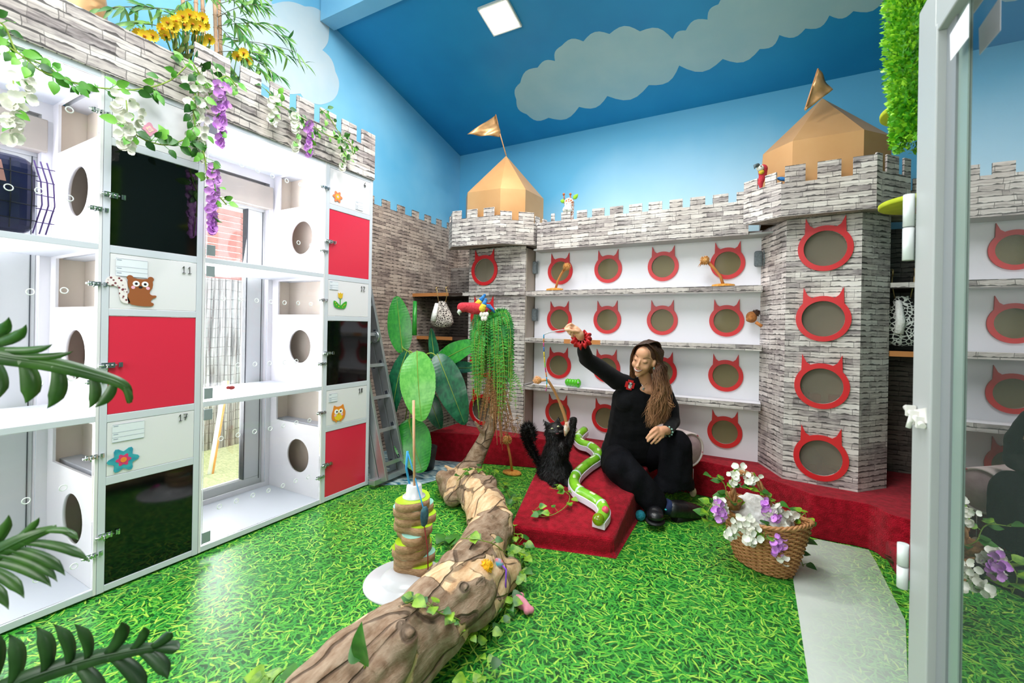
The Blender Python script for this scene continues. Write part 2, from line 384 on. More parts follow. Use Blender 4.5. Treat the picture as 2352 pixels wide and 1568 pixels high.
# painted clouds (flat mural paint on ceiling and left wall)
def cloud_on(pix, p0, n, lift, name, matl):
    pts = [onp(x, y, p0, n)+n*lift for x, y in pix]
    c = sum(pts, V())/len(pts); u = (pts[1]-pts[0]).normalized(); u = (u-n*u.dot(n)).normalized(); w = n.cross(u)
    P2 = [((p-c).dot(u), (p-c).dot(w)) for p in pts]
    return struct(M().plate(P2, [], c, u, w, .002).build(name, matl))
def bumpy(pts, amp, seg=6):
    out = []
    for i in range(len(pts)):
        a = V((*pts[i], 0)); b = V((*pts[(i+1) % len(pts)], 0)); d = b-a; nn = V((-d.y, d.x, 0))
        for k in range(seg):
            t = k/seg; q = a+d*t+nn*(amp*sin(pi*t)); out.append((q.x, q.y))
    return out
cn = V((0, -.234, -1)).normalized(); cp = V((0, WY, 3.457))
cl = [(1186, 228), (1195, 190), (1235, 155), (1275, 140), (1290, 105), (1340, 95), (1400, 78), (1470, 72), (1545, 90), (1575, 70), (1625, 45), (1650, 10), (1710, -25), (1860, -40), (2035, -10),
      (1960, 25), (1905, 35), (1850, 65), (1790, 80), (1745, 112), (1660, 135), (1560, 150), (1490, 195), (1395, 220), (1330, 245), (1260, 270), (1210, 262)]
cl_m = mat('cloud_paint', 'aec9cc', .55, 'a2c3ca', 3.)
cloud_on(bumpy(cl[::-1], .22), cp, cn, .002, 'trim_2', cl_m)
cw = [(500, -40), (570, -60), (625, 10), (700, 15), (742, 30), (755, 80), (740, 115), (770, 165), (775, 215), (750, 237), (715, 235), (690, 215), (600, 190), (500, 170), (470, 90)]
cloud_on(bumpy(cw[::-1], .12), V((WX, 0, 0)), V((1, 0, 0)), .002, 'trim_3', mat('cloud_paint_white', 'ccd8de', .55, 'b9d0dc', 2.5))
# windows
wfr = mat('window_frame', 'cfd1d2', .4); wbox = mat('shutter_box', 'b3aaa2', .5, 'bdb2a8', 6.)
gl = glassy('window_glass', 'ffffff', .0, .0)
for i, (a, b) in enumerate(wins):
    t = thing('window_%d' % (i+1), None, None, (WX-.06, (a+b)/2, .06)); struct(t)
    m = M(); x0, x1 = WX-.1, WX-.04
    m.box(x0, a, .06, x1, b, .12); m.box(x0, a, 2.14, x1, b, 2.36); m.box(x0, a, .12, x1, a+.05, 2.14); m.box(x0, b-.135, .12, x1, b, 2.14)
    m.build('window_frame', wfr, t, bev=.004)
    M().box(x1, a, 2.16, x1+.07, b+.02, 2.33).build('shutter_box', wbox, t, bev=.006)
    M().box(WX-.08, a+.05, .12, WX-.075, b-.135, 2.14).build('pane', gl, t)
    M().box(x0+.01, b-.14, .12, x1+.004, b-.132, 2.14).box(x0+.01, b-.022, .1, x1+.004, b-.018, 2.14).build('seal', mat('dark_seal', '44484e', .6), t)
# ------------------------------------------------------------ outdoors
tag(M().box(-9, -4, -.25, -3.4, 8, -.2).build('lawn', mat('turf', '9aa070', .9, 'c2c08e', 30., stretch=(1, 3, 1))), 'pale artificial lawn seen through the cubicle windows', 'lawn'); bpy.data.objects['lawn']['kind'] = 'structure'
fx = -5.55
t = thing('slat_fence', 'reddish horizontal slat fence outside behind the upper cubicle windows', 'fence', (fx, 2, -.2))
m = M()
for k in range(17): m.box(fx, -1, 1.42+k*.0725, fx+.03, 6, 1.482+k*.0725)
m.build('slats', mat('red_slats', 'c4847a', .6, 'b87468', 8.), t)
m = M()
for y in (0., 1.6, 3.2, 4.8): M().box(fx-.06, y, -.2, fx, y+.07, 2.62).build('fence_post', mat('post_grey', '8f8a86', .6), t)
q = N('reed'); P = q.n('TexCoord').outputs['Object']
nz = q.n('TexNoise', None, Vector=q.n('Mapping', None, Vector=P, Scale=(1, 70, 2)).outputs[0], Scale=1., Detail=3.)
c = q.ramp(nz.outputs[0], [(.35, '7a6e6c'), (.5, 'b4aaa4'), (.62, 'd8d0ca')])
zz = q.math('FRACT', q.math('MULTIPLY', q.math('ADD', q.n('SeparateXYZ', None, Vector=P).outputs[2], q.math('MULTIPLY', q.n('TexNoise', None, Vector=P, Scale=5.).outputs[0], .06)), 9.))
q.i(q.b, 'Base Color', q.mix(q.math('LESS_THAN', zz, .09), c, srgb('9a8e88'))); q.b.inputs['Roughness'].default_value = .8
m = M()
for k in range(90):
    y = -1+k*.07; m.tube([(fx+.05+.02*sin(k*.8), y, -.2), (fx+.05+.02*sin(k*.8), y, 1.80)], .04, 6)
tag(m.build('reed_screen', q.m), 'pale bamboo reed screen outside behind the middle cubicle windows', 'screen')
t = thing('neighbour_building', 'white building with grey shutter beyond the slat fence', 'building', (-10, 4.5, -.2))
M().box(-10.5, -4, -.2, -10, 9.5, 5.6).build('wall', mat('white_render', 'f4f2f0', .7), t)
sa, sb_ = at(560, 440, 0, -9.96), at(600, 500, 0, -9.96); M().box(-9.99, sa.y, sb_.z, -9.93, sb_.y+1, sa.z).build('shutter', mat('shutter_grey', '6a6c74', .6), t)
M().hexa([(-10.6, 4.4, 5.5), (-9.6, 4.4, 5.2), (-9.6, 8, 5.2), (-10.6, 8, 5.9), (-10.6, 4.4, 5.6), (-9.6, 4.4, 5.3), (-9.6, 8, 5.3), (-10.6, 8, 6.0)]).build('roof', mat('roof_grey', 'a9a6a4', .6), t)
pm = M(); pa = at(482, 1088, 2, -.2); pb = pa+V((.02, .12, .9)); pm.cyl(pa, pb, .022, 10); tag(pm.build('garden_pole', [mat('pole_white', 'f4f2ea', .4)]), 'white and orange pole leaning outside the lower cubicle window', 'pole')
M().cyl(pa+V((.012, .016, 0)), pb+V((.012, .016, 0)), .014, 8).build('orange_stripe', mat('pole_orange', 'f0a24a', .5), bpy.data.objects['garden_pole'])
# ============================================================ cat cubicle wall (left)
FX = -2.655
SH = [(.0, .042), (.82, .848), (1.622, 1.650), (2.42, 2.445)]
def pt(px, py, dx=0.): return at(px, py, 0, FX+dx)
def latch(y, z, par, T=1.):
    """barrel bolt: plate, barrel, knob, keeper"""
    m = M(); x = FX
    m.box(x, y-.022*T, z-.011*T, x+.003, y+.022*T, z+.011*T); m.cyl((x+.009, y-.034*T, z), (x+.009, y+.026*T, z), .0048*T, 8)
    for k in (-.014, .002, .016): m.box(x+.002, y+k*T-.003*T, z-.009*T, x+.016, y+k*T+.003*T, z+.009*T)
    m.cyl((x+.009, y-.006*T, z), (x+.014, y-.006*T, z-.017*T), .0032*T, 8)
    m.box(x, y+.034*T, z-.01*T, x+.003, y+.048*T, z+.01*T); m.box(x, y+.038*T, z-.008*T, x+.016, y+.044*T, z+.008*T)
    return m.build('latch', chrome, par)
def digits(strokes, px, py, h, par, w=.0028):
    """handwritten number; px,py = top-left pixel on the cabinet front"""
    o = pt(px, py); m = M()
    for s_ in strokes: m.tube([V((FX+.0025, o.y+a*h, o.z-(1-b)*h)) for a, b in s_], w, 5, flat=.4)
    m.build('number', black_ln, par)
D1 = lambda x: [[(x, .75), (x+.2, 1), (x+.2, 0)], [(x-.0, 0), (x+.42, 0)]]
def D1b(x): return [[(x, .72), (x+.2, 1), (x+.2, 0)], [(x, 0), (x+.4, 0)]]
def D7(x): return [[(x, 1), (x+.5, 1), (x+.2, 0)], [(x+.05, .5), (x+.5, .5)]]
def D2(x): return [[(x, .8), (x+.12, .98), (x+.35, .95), (x+.4, .7), (x+.05, 0), (x+.5, 0)]]
def D6(x): return [[(x+.4, 1), (x+.12, .7), (x, .3), (x+.15, 0), (x+.38, .05), (x+.42, .35), (x+.2, .45), (x+.03, .3)]]
def D8(x): return [[(x+.4, .95), (x+.1, .95), (x+.05, .7), (x+.4, .35), (x+.35, .02), (x+.08, .03), (x+.05, .3), (x+.4, .7), (x+.4, .95)]]
def card(px, py, w, h, par):
    o = pt(px, py); x = FX+.0012
    c = M().box(x, o.y, o.z-h, x+.001, o.y+w, o.z).build('name_card', mat('card', 'e6eaf2', .5), par)
    m = M()
    for k in (0., .45, .72, .98): m.box(x+.001, o.y, o.z-h*k-.001, x+.0016, o.y+w, o.z-h*k)
    for k in (.04, .5, .77): m.box(x+.001, o.y+.004, o.z-h*k-.006, x+.0016, o.y+.022, o.z-h*k-.003)
    m.build('card_lines', mat('card_ink', '8f98ae', .6), c)
def flatpoly(m, pts, o, k, mi=0, lift=0.):
    m.plate([(a*k, b*k) for a, b in pts], [], (FX+.0035+lift, o.y, o.z), (0, 1, 0), (0, 0, 1), .002, mi)
def chaik(p, n=2):
    for _ in range(n):
        q_ = []
        for i in range(len(p)):
            a, b = p[i], p[(i+1) % len(p)]; q_ += [(a[0]*.75+b[0]*.25, a[1]*.75+b[1]*.25), (a[0]*.25+b[0]*.75, a[1]*.25+b[1]*.75)]
        p = q_
    return p
def flower_pts(r, k, n=36, d=.22): return [((r*(1+d*cos(k*2*pi*i/n)))*cos(2*pi*i/n), (r*(1+d*cos(k*2*pi*i/n)))*sin(2*pi*i/n)) for i in range(n)]
GRP_L = 'red and black panelled cat cubicle columns'
def solid_column(ya, yb, label, rows, rim=.028):
    t = thing('cubicle_column', label, 'cabinet', (FX, (ya+yb)/2, 0))
    m = M(); x0 = WX+.02
    m.box(FX-.03, ya, .01, FX, ya+rim, 2.445); m.box(FX-.03, yb-rim, .01, FX, yb, 2.445)
    if yb > 2.5: m.box(x0, yb-rim, .01, FX-.03, yb, 2.445)
    for z0, z1 in ((.012, .042), (.513, .553), (.81, .847), (1.316, 1.35), (1.613, 1.65), (2.122, 2.16), (2.42, 2.445)): m.box(x0, ya+rim, z0, FX, yb-rim, z1)
    m.build('frame', frame_m, t, bev=.002)
    a, b = ya+rim, yb-rim; out = []
    for (z0, z1), (z2, z3), pc in zip(((.553, .81), (1.35, 1.613), (2.16, 2.42)), ((.042, .513), (.847, 1.316), (1.65, 2.122)), rows):
        lp = M().box(FX-.02, a+.0015, z0+.0015, FX-.001, b-.0015, z1-.0015).build('label_panel', white, t, bev=.001)
        dp = M().box(FX-.016, a+.002, z2+.002, FX-.003, b-.002, z3-.002).build('door_panel', red_ac if pc == 'r' else black_ac, t, 'red door panel' if pc == 'r' else 'glossy black door panel')
        latch(a+.0, (z2+z3)/2+.0, dp, 1.15); out.append(lp)
    M().box(x0, ya-.0, .02, x0+.01, yb, 2.43).build('back_board', beige, t)
    return t, out
tB, LB = solid_column(.885, 1.312, 'white cubicle column numbered 11 and 17 with squirrel sticker', 'brb')
tD, LD = solid_column(2.108, 2.545, 'end cubicle column numbered 6, 12 and 18 with owl sticker', 'rbr')
digits(D1(0)+D1(.75), 419, 611, .036, LB[1]); digits(D1b(0)+D7(.62), 411, 952, .034, LB[0])
digits(D6(0), 836, 418, .038, LD[2]); digits(D1(0)+D2(.6), 829, 657, .036, LD[1]); digits(D1(0)+D8(.6), 824, 892, .034, LD[0])
digits([[(0, 1), (0, 0)]], 430, 265, .03, LB[2])
card(266, 592, .125, .085, LB[1]); card(258, 976, .125, .085, LB[0]); card(757, 645, .075, .06, LD[1]); card(755, 905, .075, .06, LD[0]); card(817, 462, .07, .06, LD[2])
# stickers
sq_b = mat('sticker_brown', '9a5528', .6); pink = mat('sticker_pink', 'f2b6cc', .6); st_w = mat('sticker_white', 'fafafa', .5); st_k = mat('sticker_black', '1a1a20', .5)
q = N('sticker_tail'); vo = q.n('TexVoronoi', None, Vector=q.n('TexCoord').outputs['Object'], Scale=70.)
q.i(q.b, 'Base Color', q.ramp(vo.outputs[0], [(.28, '7a2f3a'), (.42, 'efe6e6')])); tail_m = q.m
o = pt(322, 672); m = M()   # squirrel
body = [(-.052, -.065), (-.06, -.02), (-.045, .005), (-.058, .04), (-.055, .075), (-.04, .088), (-.028, .075), (.028, .075), (.038, .088), (.052, .08), (.052, .06), (.058, .035), (.04, .005), (.048, -.012), (.07, -.012), (.072, -.002+-.002), (.055, .0), (.052, -.03), (.045, -.05), (.062, -.056), (.058, -.072), (.0, -.075)]
body = [(-.052, -.065), (-.06, -.02), (-.045, .005), (-.058, .04), (-.055, .08), (-.038, .088), (-.028, .075), (.028, .075), (.038, .088), (.054, .08), (.058, .035), (.04, .005), (.048, -.012), (.074, -.01), (.074, -.022), (.055, -.03), (.045, -.05), (.064, -.056), (.058, -.074), (.0, -.075)]
flatpoly(m, chaik(body, 1), o, .9, 0)
for sx in (-1, 1): flatpoly(m, circ(sx*.042, .07, .013, 14), o, 1., 0, -.0004)
for sx in (-1, 1):
    flatpoly(m, circ(sx*.018, .043, .014, 16), o, 1., 1, .001); flatpoly(m, circ(sx*.018, .043, .006, 12), o, 1., 2, .002); flatpoly(m, circ(sx*.03, .024, .008, 12), o, 1., 3, .001)
flatpoly(m, circ(0, .027, .008, 12, .006), o, 1., 2, .001)
sq = m.build('squirrel_sticker', [sq_b, st_w, st_k, pink], LB[1])
m = M(); flatpoly(m, chaik([(-.06, -.07), (-.09, -.06), (-.10, -.02), (-.1, .02), (-.115, .03), (-.15, .03), (-.165, .05), (-.15, .08), (-.12, .088), (-.085, .082), (-.065, .06), (-.06, .02), (-.065, -.02), (-.045, -.06)]), o, .84)
m.build('tail', tail_m, sq, 'white and red patterned tail')
def flower_sticker(px, py, r, par, cols, k=6):
    o = pt(px, py); m = M()
    flatpoly(m, flower_pts(r, k), o, 1., 0); flatpoly(m, flower_pts(r*.5, k, 36, .2), o, 1., 1, .001); flatpoly(m, circ(0, 0, r*.24, 14), o, 1., 2, .002)
    return m.build('flower_sticker', cols, par)
flower_sticker(283, 1055, .052, LB[0], [mat('st_teal', '2c93ad', .6, '3fb0b8', 40.), mat('st_magenta', 'd83a72', .6), mat('st_orange', 'f08a32', .6)])
flower_sticker(775, 452, .036, LD[2], [mat('st_salmon', 'e08150', .6), mat('st_yellow', 'f0c21a', .6), pink])
flower_sticker(343, 297, .028, LB[2], [mat('st_rose', 'ee9fb8', .6), mat('st_peach', 'f6d5c0', .6), pink], 4)
o = pt(781, 700); m = M()   # tulip
flatpoly(m, [(-.003, 0), (.003, 0), (.003, .05), (-.003, .05)], o, 1., 0)
flatpoly(m, chaik([(0, -.03), (.05, -.025), (.064, .034), (.03, .02), (.0, -.01), (-.03, .02), (-.064, .034), (-.055, -.02)]), o, 1., 0, .001)
flatpoly(m, [(-.022, .09), (-.018, .055), (0, .045), (.018, .055), (.022, .09), (.01, .082), (0, .092), (-.01, .082)], o, 1., 1, .001)
for a, b in ((-.035, .0), (-.015, -.012), (.02, -.015), (.04, .005), (-.045, .015), (.03, -.002)): flatpoly(m, circ(a, b, .004, 8), o, 1., 1, .002)
m.build('tulip_sticker', [mat('st_green', '3da52a', .6), mat('st_gold', 'e2b62a', .6)], LD[1])
o = pt(777, 948); m = M()   # owl
flatpoly(m, chaik([(-.055, -.04), (-.058, .0), (-.045, .03), (-.04, .062), (-.02, .045), (.02, .045), (.04, .062), (.047, .03), (.062, .0), (.055, -.04), (.03, -.055), (-.03, -.055)]), o, 1.05, 0)
flatpoly(m, circ(0, -.015, .038, 20, .042), o, 1., 1, .001)
for sx in (-1, 1):
    flatpoly(m, circ(sx*.02, .012, .018, 16), o, 1., 2, .002); flatpoly(m, circ(sx*.017, .012, .007, 12), o, 1., 3, .003); flatpoly(m, circ(sx*.03, -.014, .009, 12), o, 1., 4, .002)
    flatpoly(m, [(sx*.01, -.05), (sx*.03, -.05), (sx*.025, -.065), (sx*.015, -.065)][::sx], o, 1., 0, .001)
flatpoly(m, [(-.006, 0), (0, -.014), (.006, 0)], o, 1., 0, .003)
m.build('owl_sticker', [mat('st_orange2', 'e88a2a', .6), mat('st_yellow2', 'f2d02a', .6), st_w, st_k, pink], LD[0])
# open, glazed columns
COMP = [(.042, .82), (.848, 1.622), (1.65, 2.42)]
def open_column(ya, yb, label, holes_px):
    t = thing('glazed_cubicle_column', label, 'cabinet', (FX, (ya+yb)/2, 0)); x0 = WX+.012
    for y_a, y_b in ((ya-.012, ya), (yb, yb+.012)):
        hs = []
        for z0, z1 in COMP: hs += [rect(-3.165, z1-.265, -2.685, z1-.012), circ(-2.903, z0+.275, .122, 32)]
        M().plate(rect(x0, .012, FX, 2.445), hs, (0, y_b, 0), (1, 0, 0), (0, 0, 1), -(y_b-y_a)).build('side_panel', white, t)
    w0, w1 = [w_ for w_ in wins if ya < w_[0] < yb][0]
    M().plate(rect(ya, .02, yb, 2.43), [rect(w0, .075, w1, 2.355)], (WX+.012, 0, 0), (0, 1, 0), (0, 0, 1), .01).build('back_board', white, t)
    M().box(x0+.02, yb+.13, .02, FX-.045, yb+.14, 2.42).build('inner_partition', beige, t)
    for z0, z1 in SH: M().box(x0, ya, z0+.012 if z0 == 0 else z0, FX, yb, z1).build('shelf', [frame_m], t, bev=.0015)
    for k, (z0, z1) in enumerate(COMP):
        d = M().box(FX-.006, ya+.004, z0+.004, FX-.001, yb-.004, z1-.004).build('acrylic_door', acryl, t)
        m = M()
        for e in (ya+.008,): m.box(FX-.0058, e-.002, z0+.006, FX-.0008, e, z1-.006)
        m.build('door_edge', acr_edge, d)
        for zz in (z0+.045, z1-.045): M().box(FX-.003, ya+.004, zz-.03, FX+.006, ya+.048, zz+.03).build('hinge', mat('hinge_plastic', '8d989c', .35), d, bev=.002)
        for zz in (z0+.16, z1-.16): latch(yb-.012, zz, d, .95)
        m = M()
        for px, py in holes_px[k]:
            p = pt(px, py); r = .0125; m.tube([V((FX-.001, p.y+r*cos(a*pi/8), p.z+r*sin(a*pi/8))) for a in range(17)], .0022, 5, cap=False)
        if m.v: m.build('vent_holes', acr_edge, d)
    return t
HP = [[(508, 1007), (547, 999), (585, 991), (621, 984), (651, 977), (681, 970), (711, 965), (504, 1163), (543, 1150), (581, 1137), (617, 1126), (650, 1115), (679, 1104), (708, 1095)],
      [(513, 685), (553, 687), (590, 690), (623, 693), (654, 695), (685, 696), (714, 698), (547, 838), (586, 836), (620, 834), (654, 832), (681, 829), (711, 828)],
      [(556, 379), (592, 392), (626, 404), (659, 415), (690, 424), (718, 434), (592, 537), (625, 545), (657, 551), (686, 557), (715, 564)]]
open_column(1.326, 2.094, 'glazed cubicle column between the squirrel column and the end column', HP)
HA = [[(60, 1150), (145, 1120), (170, 1300), (85, 1330)], [(70, 670), (148, 667), (165, 868), (90, 880)], [(20, 430), (90, 438), (160, 455), (60, 225), (160, 252)]]
open_column(.095, .871, 'glazed cubicle column at the left edge holding the pet carrier', HA)
tag(M().box(WX+.01, .09, -.0, FX-.03, 2.54, .014).build('plinth', mat('plinth_black', '101214', .5)), 'black plinth strip under the white cubicle wall', 'plinth')
# stone printed battlement on top of cubicles
ol = [(-.6, 2.447), (2.547, 2.447)]
up = []
mer = [(1.25, 1.434), (1.493, 1.616), (1.674, 1.804), (1.858, 1.987), (2.038, 2.17), (2.224, 2.358), (2.41, 2.547)]
for a, b in mer: up += [(a, 2.69), (a, 2.805), (b, 2.805), (b, 2.69)]
up = up[:-1]
ol = [(-.6, 2.447), (2.547, 2.447)]+up[::-1]+[(-.6, 2.69)]
m = M().plate(ol, [], (FX+.012, 0, 0), (0, 1, 0), (0, 0, 1), .012)
tag(m.build('stone_parapet', stone_big, uv=True), 'grey stone-print parapet with battlements on top of the cubicle wall', 'parapet')
# top board behind the parapet
tag(M().box(WX+.012, -.5, 2.446, FX, 2.545, 2.46).build('top_board', white), 'white board forming the roof of the cubicle wall', 'board')
# pet carrier in the top left compartment
t = thing('pet_carrier', 'navy pet carrier with wire door in the top left cubicle', 'pet carrier', (-2.9, .5, 1.652))
navy = mat('navy_plastic', '14173f', .3, '20255c', 6.)
M().box(-3.08, .22, 1.66, -2.74, .70, 2.0).build('shell', navy, t, bev=.06, seg=4)
m = M()
for k in range(7): m.tube([(-2.735, .3+k*.062, 1.68), (-2.722, .3+k*.062, 1.82), (-2.735, .3+k*.062, 1.97)], .0022, 5)
for k in range(4): m.tube([(-2.73, .24, 1.72+k*.065), (-2.722, .45, 1.72+k*.065), (-2.73, .69, 1.72+k*.065)], .0022, 5)
m.build('wire_grid', mat('wire_black', '0c0c18', .4), t)
m = M()
for y in (.705, .725, .745): m.tube([(-2.76, y-.02, 1.99), (-2.75, y, 1.9), (-2.75, y+.005, 1.8), (-2.76, y-.02, 1.67)], .0028, 5)
for k in range(5): m.tube([(-2.75, .69, 1.72+k*.06), (-2.75, .75, 1.72+k*.06)], .002, 4)
m.build('wire_door', mat('purple_wire', '6a4a9a', .4), t)
m = M()
for k in range(6): m.hexa([(-2.742, .33+k*.05, 1.87), (-2.742, .35+k*.05, 1.87), (-2.736, .35+k*.05, 1.87), (-2.736, .33+k*.05, 1.87), (-2.742, .315+k*.05, 1.955), (-2.742, .335+k*.05, 1.955), (-2.736, .335+k*.05, 1.955), (-2.736, .315+k*.05, 1.955)])
m.build('vent_slots', mat('slot_light_pink', 'e0a098', .5), t)  # light shining through the slots, painted as pink bars
tag(M().ball(pt(532, 890, -.25)*1, (.016, .02, .012)).ball(pt(524, 890, -.25), (.01, .012, .01)).build('felt_mouse', mat('felt_red', 'a03a34', .9)), 'tiny red felt mouse on the middle glazed shelf', 'toy')
# ============================================================ castle
PY, SY = 3.92, 3.74           # panel plane and shelf-front plane
ZP = .27
ROW = [(1.64, 2.06, 1.835), (1.19, 1.592, 1.372), (.75, 1.147, .930), (.27, .70, .476)]
RX = [-1.59, -1.122, -.642, -.145]
def ear_ring(c, u, r, par, ri=None):
    ri = ri or r*.75; c = V(c); w = V((0, 0, 1)); u = V(u).normalized(); pts = []
    def on(a): return (r*cos(a), r*sin(a))
    E1, E2 = (rad(42), rad(66)), (rad(114), rad(138))
    seq = []; n = 48
    for i in range(n):
        a = 2*pi*i/n
        if E1[0] < a < E1[1] or E2[0] < a < E2[1]: continue
        seq.append((a, on(a)))
    seq += [(rad(42), on(rad(42))), (rad(55), (r*.72, r*1.38)), (rad(60), (r*.56, r*1.03)), (rad(66), on(rad(66))), (rad(114), on(rad(114))), (rad(120), (-r*.56, r*1.03)), (rad(125), (-r*.72, r*1.38)), (rad(138), on(rad(138)))]
    seq.sort()
    return M().plate([p for a, p in seq], [circ(0, 0, ri, 36)], c-u.cross(w)*-0, u, w, .012).build('cat_ear_ring', ring_red, par)
pane_t = glassy('ring_pane', 'd6d4bc', .0, .05, .34, 'b8aa86', ior=1.2); pane_g = glassy('tower_pane', 'e8e6dc', .0, .05, .2, 'cbbfae', ior=1.2)  # haze colour lightens the openings in place of light inside the boxes
t = thing('cat_castle_wall', 'white castle wall with sixteen red cat-ear openings in four rows', 'castle wall', (-.83, PY, ZP))
XA, XB = -1.855, .10
for z0, z1, zc in ROW:
    p = M().plate(rect(XA, z0-.02, XB, z1+.02), [circ(x, zc, .096, 36) for x in RX], (0, PY, 0), (1, 0, 0), (0, 0, 1), .012).build('front_panel', white, t)
    for x in RX:
        rg = ear_ring((x, PY-.013, zc), (1, 0, 0), .127, p)
    for x in RX: M().plate(circ(x, zc, .097, 24), [], (0, PY+.006, 0), (1, 0, 0), (0, 0, 1), .002).build('opening_pane', pane_t, p)
m = M()
for z in (.265, .70, 1.15, 1.595, 2.06): m.box(XA, PY+.012, z-.006, XB, 4.14, z+.012)
m.box(XA, 4.14, .26, XB, 4.152, 2.1)
for x in (XA, -1.36, -.88, -.39, XB-.012): m.box(x, PY+.012, .26, x+.01, 4.14, 2.08)
m.build('inner_boxes', mat('inner_beige', 'f0e4cc', .6), t)
# battlement over the panels
def cren(m, p0, p1, zb, zl, zt, mers, th=.012):
    p0 = V((*p0, 0)); p1 = V((*p1, 0)); L = (p1-p0).length; u = (p1-p0).normalized(); up = []
    for a, b in mers: up += [(max(a, 0), zl), (max(a, 0), zt), (min(b, L), zt), (min(b, L), zl)]
    ol = [(0, zb), (L, zb)]+up[::-1]+[(0, zl)]
    ol.insert(2, (L, zl)); cl_ = []
    for q_ in ol:
        if not cl_ or (abs(q_[0]-cl_[-1][0])+abs(q_[1]-cl_[-1][1])) > 1e-5: cl_.append(q_)
    if abs(cl_[0][0]-cl_[-1][0])+abs(cl_[0][1]-cl_[-1][1]) < 1e-5: cl_.pop()
    return m.plate(cl_, [], p0, u, (0, 0, 1), th)
t = thing('castle_battlement', 'long grey stone-print battlement between the two castle towers', 'battlement', (-.9, SY, 2.02))
m = M(); ms = [(-1.62, -1.585), (-1.519, -1.43), (-1.367, -1.273), (-1.225, -1.115), (-1.065, -.951), (-.899, -.79), (-.737, -.629), (-.571, -.471), (-.415, -.304), (-.25, -.14), (-.084, -.02)]
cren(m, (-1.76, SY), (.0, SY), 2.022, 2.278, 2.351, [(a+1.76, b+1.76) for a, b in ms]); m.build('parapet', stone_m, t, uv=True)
M().box(-1.8, SY+.012, 2.022, .25, PY+.02, 2.035).build('soffit', mat('grey_board', 'a9aaa8', .6), t)
M().box(-1.8, SY+.012, 2.26, .3, 4.42, 2.272).build('roof_board', white, t)
# shelves running through the towers
def shelf(z0, z1, xa, xb, label):
    t = thing('wall_shelf', label, 'shelf', ((xa+xb)/2, SY, z0))
    M().box(xa, SY+.004, z0, xb, PY-.001, z1).build('board', white, t)
    m = M().box(xa, SY, z0-.001, xb, SY+.004, z1+.001); m.build('stone_trim', stone_m, t, uv=True)
    return t
SHZ = [(1.592, 1.637), (1.148, 1.19), (.70, .75)]
s1 = shelf(*SHZ[0], -1.87, .1, 'top castle shelf holding the two orange palm toys')
s2 = shelf(*SHZ[1], -1.87, .1, 'middle castle shelf with torn stone-print edging')
s3 = shelf(*SHZ[2], -1.87, .1, 'bottom castle shelf with the green caterpillar toy')
for sx, w_ in ((-1.47, .06), (-1.27, .14)): M().box(sx, SY-.002, 1.15, sx+w_, SY, 1.189).build('bare_edge', mat('orange_wood', 'c98348', .6), s2, 'torn orange-brown bare edge')
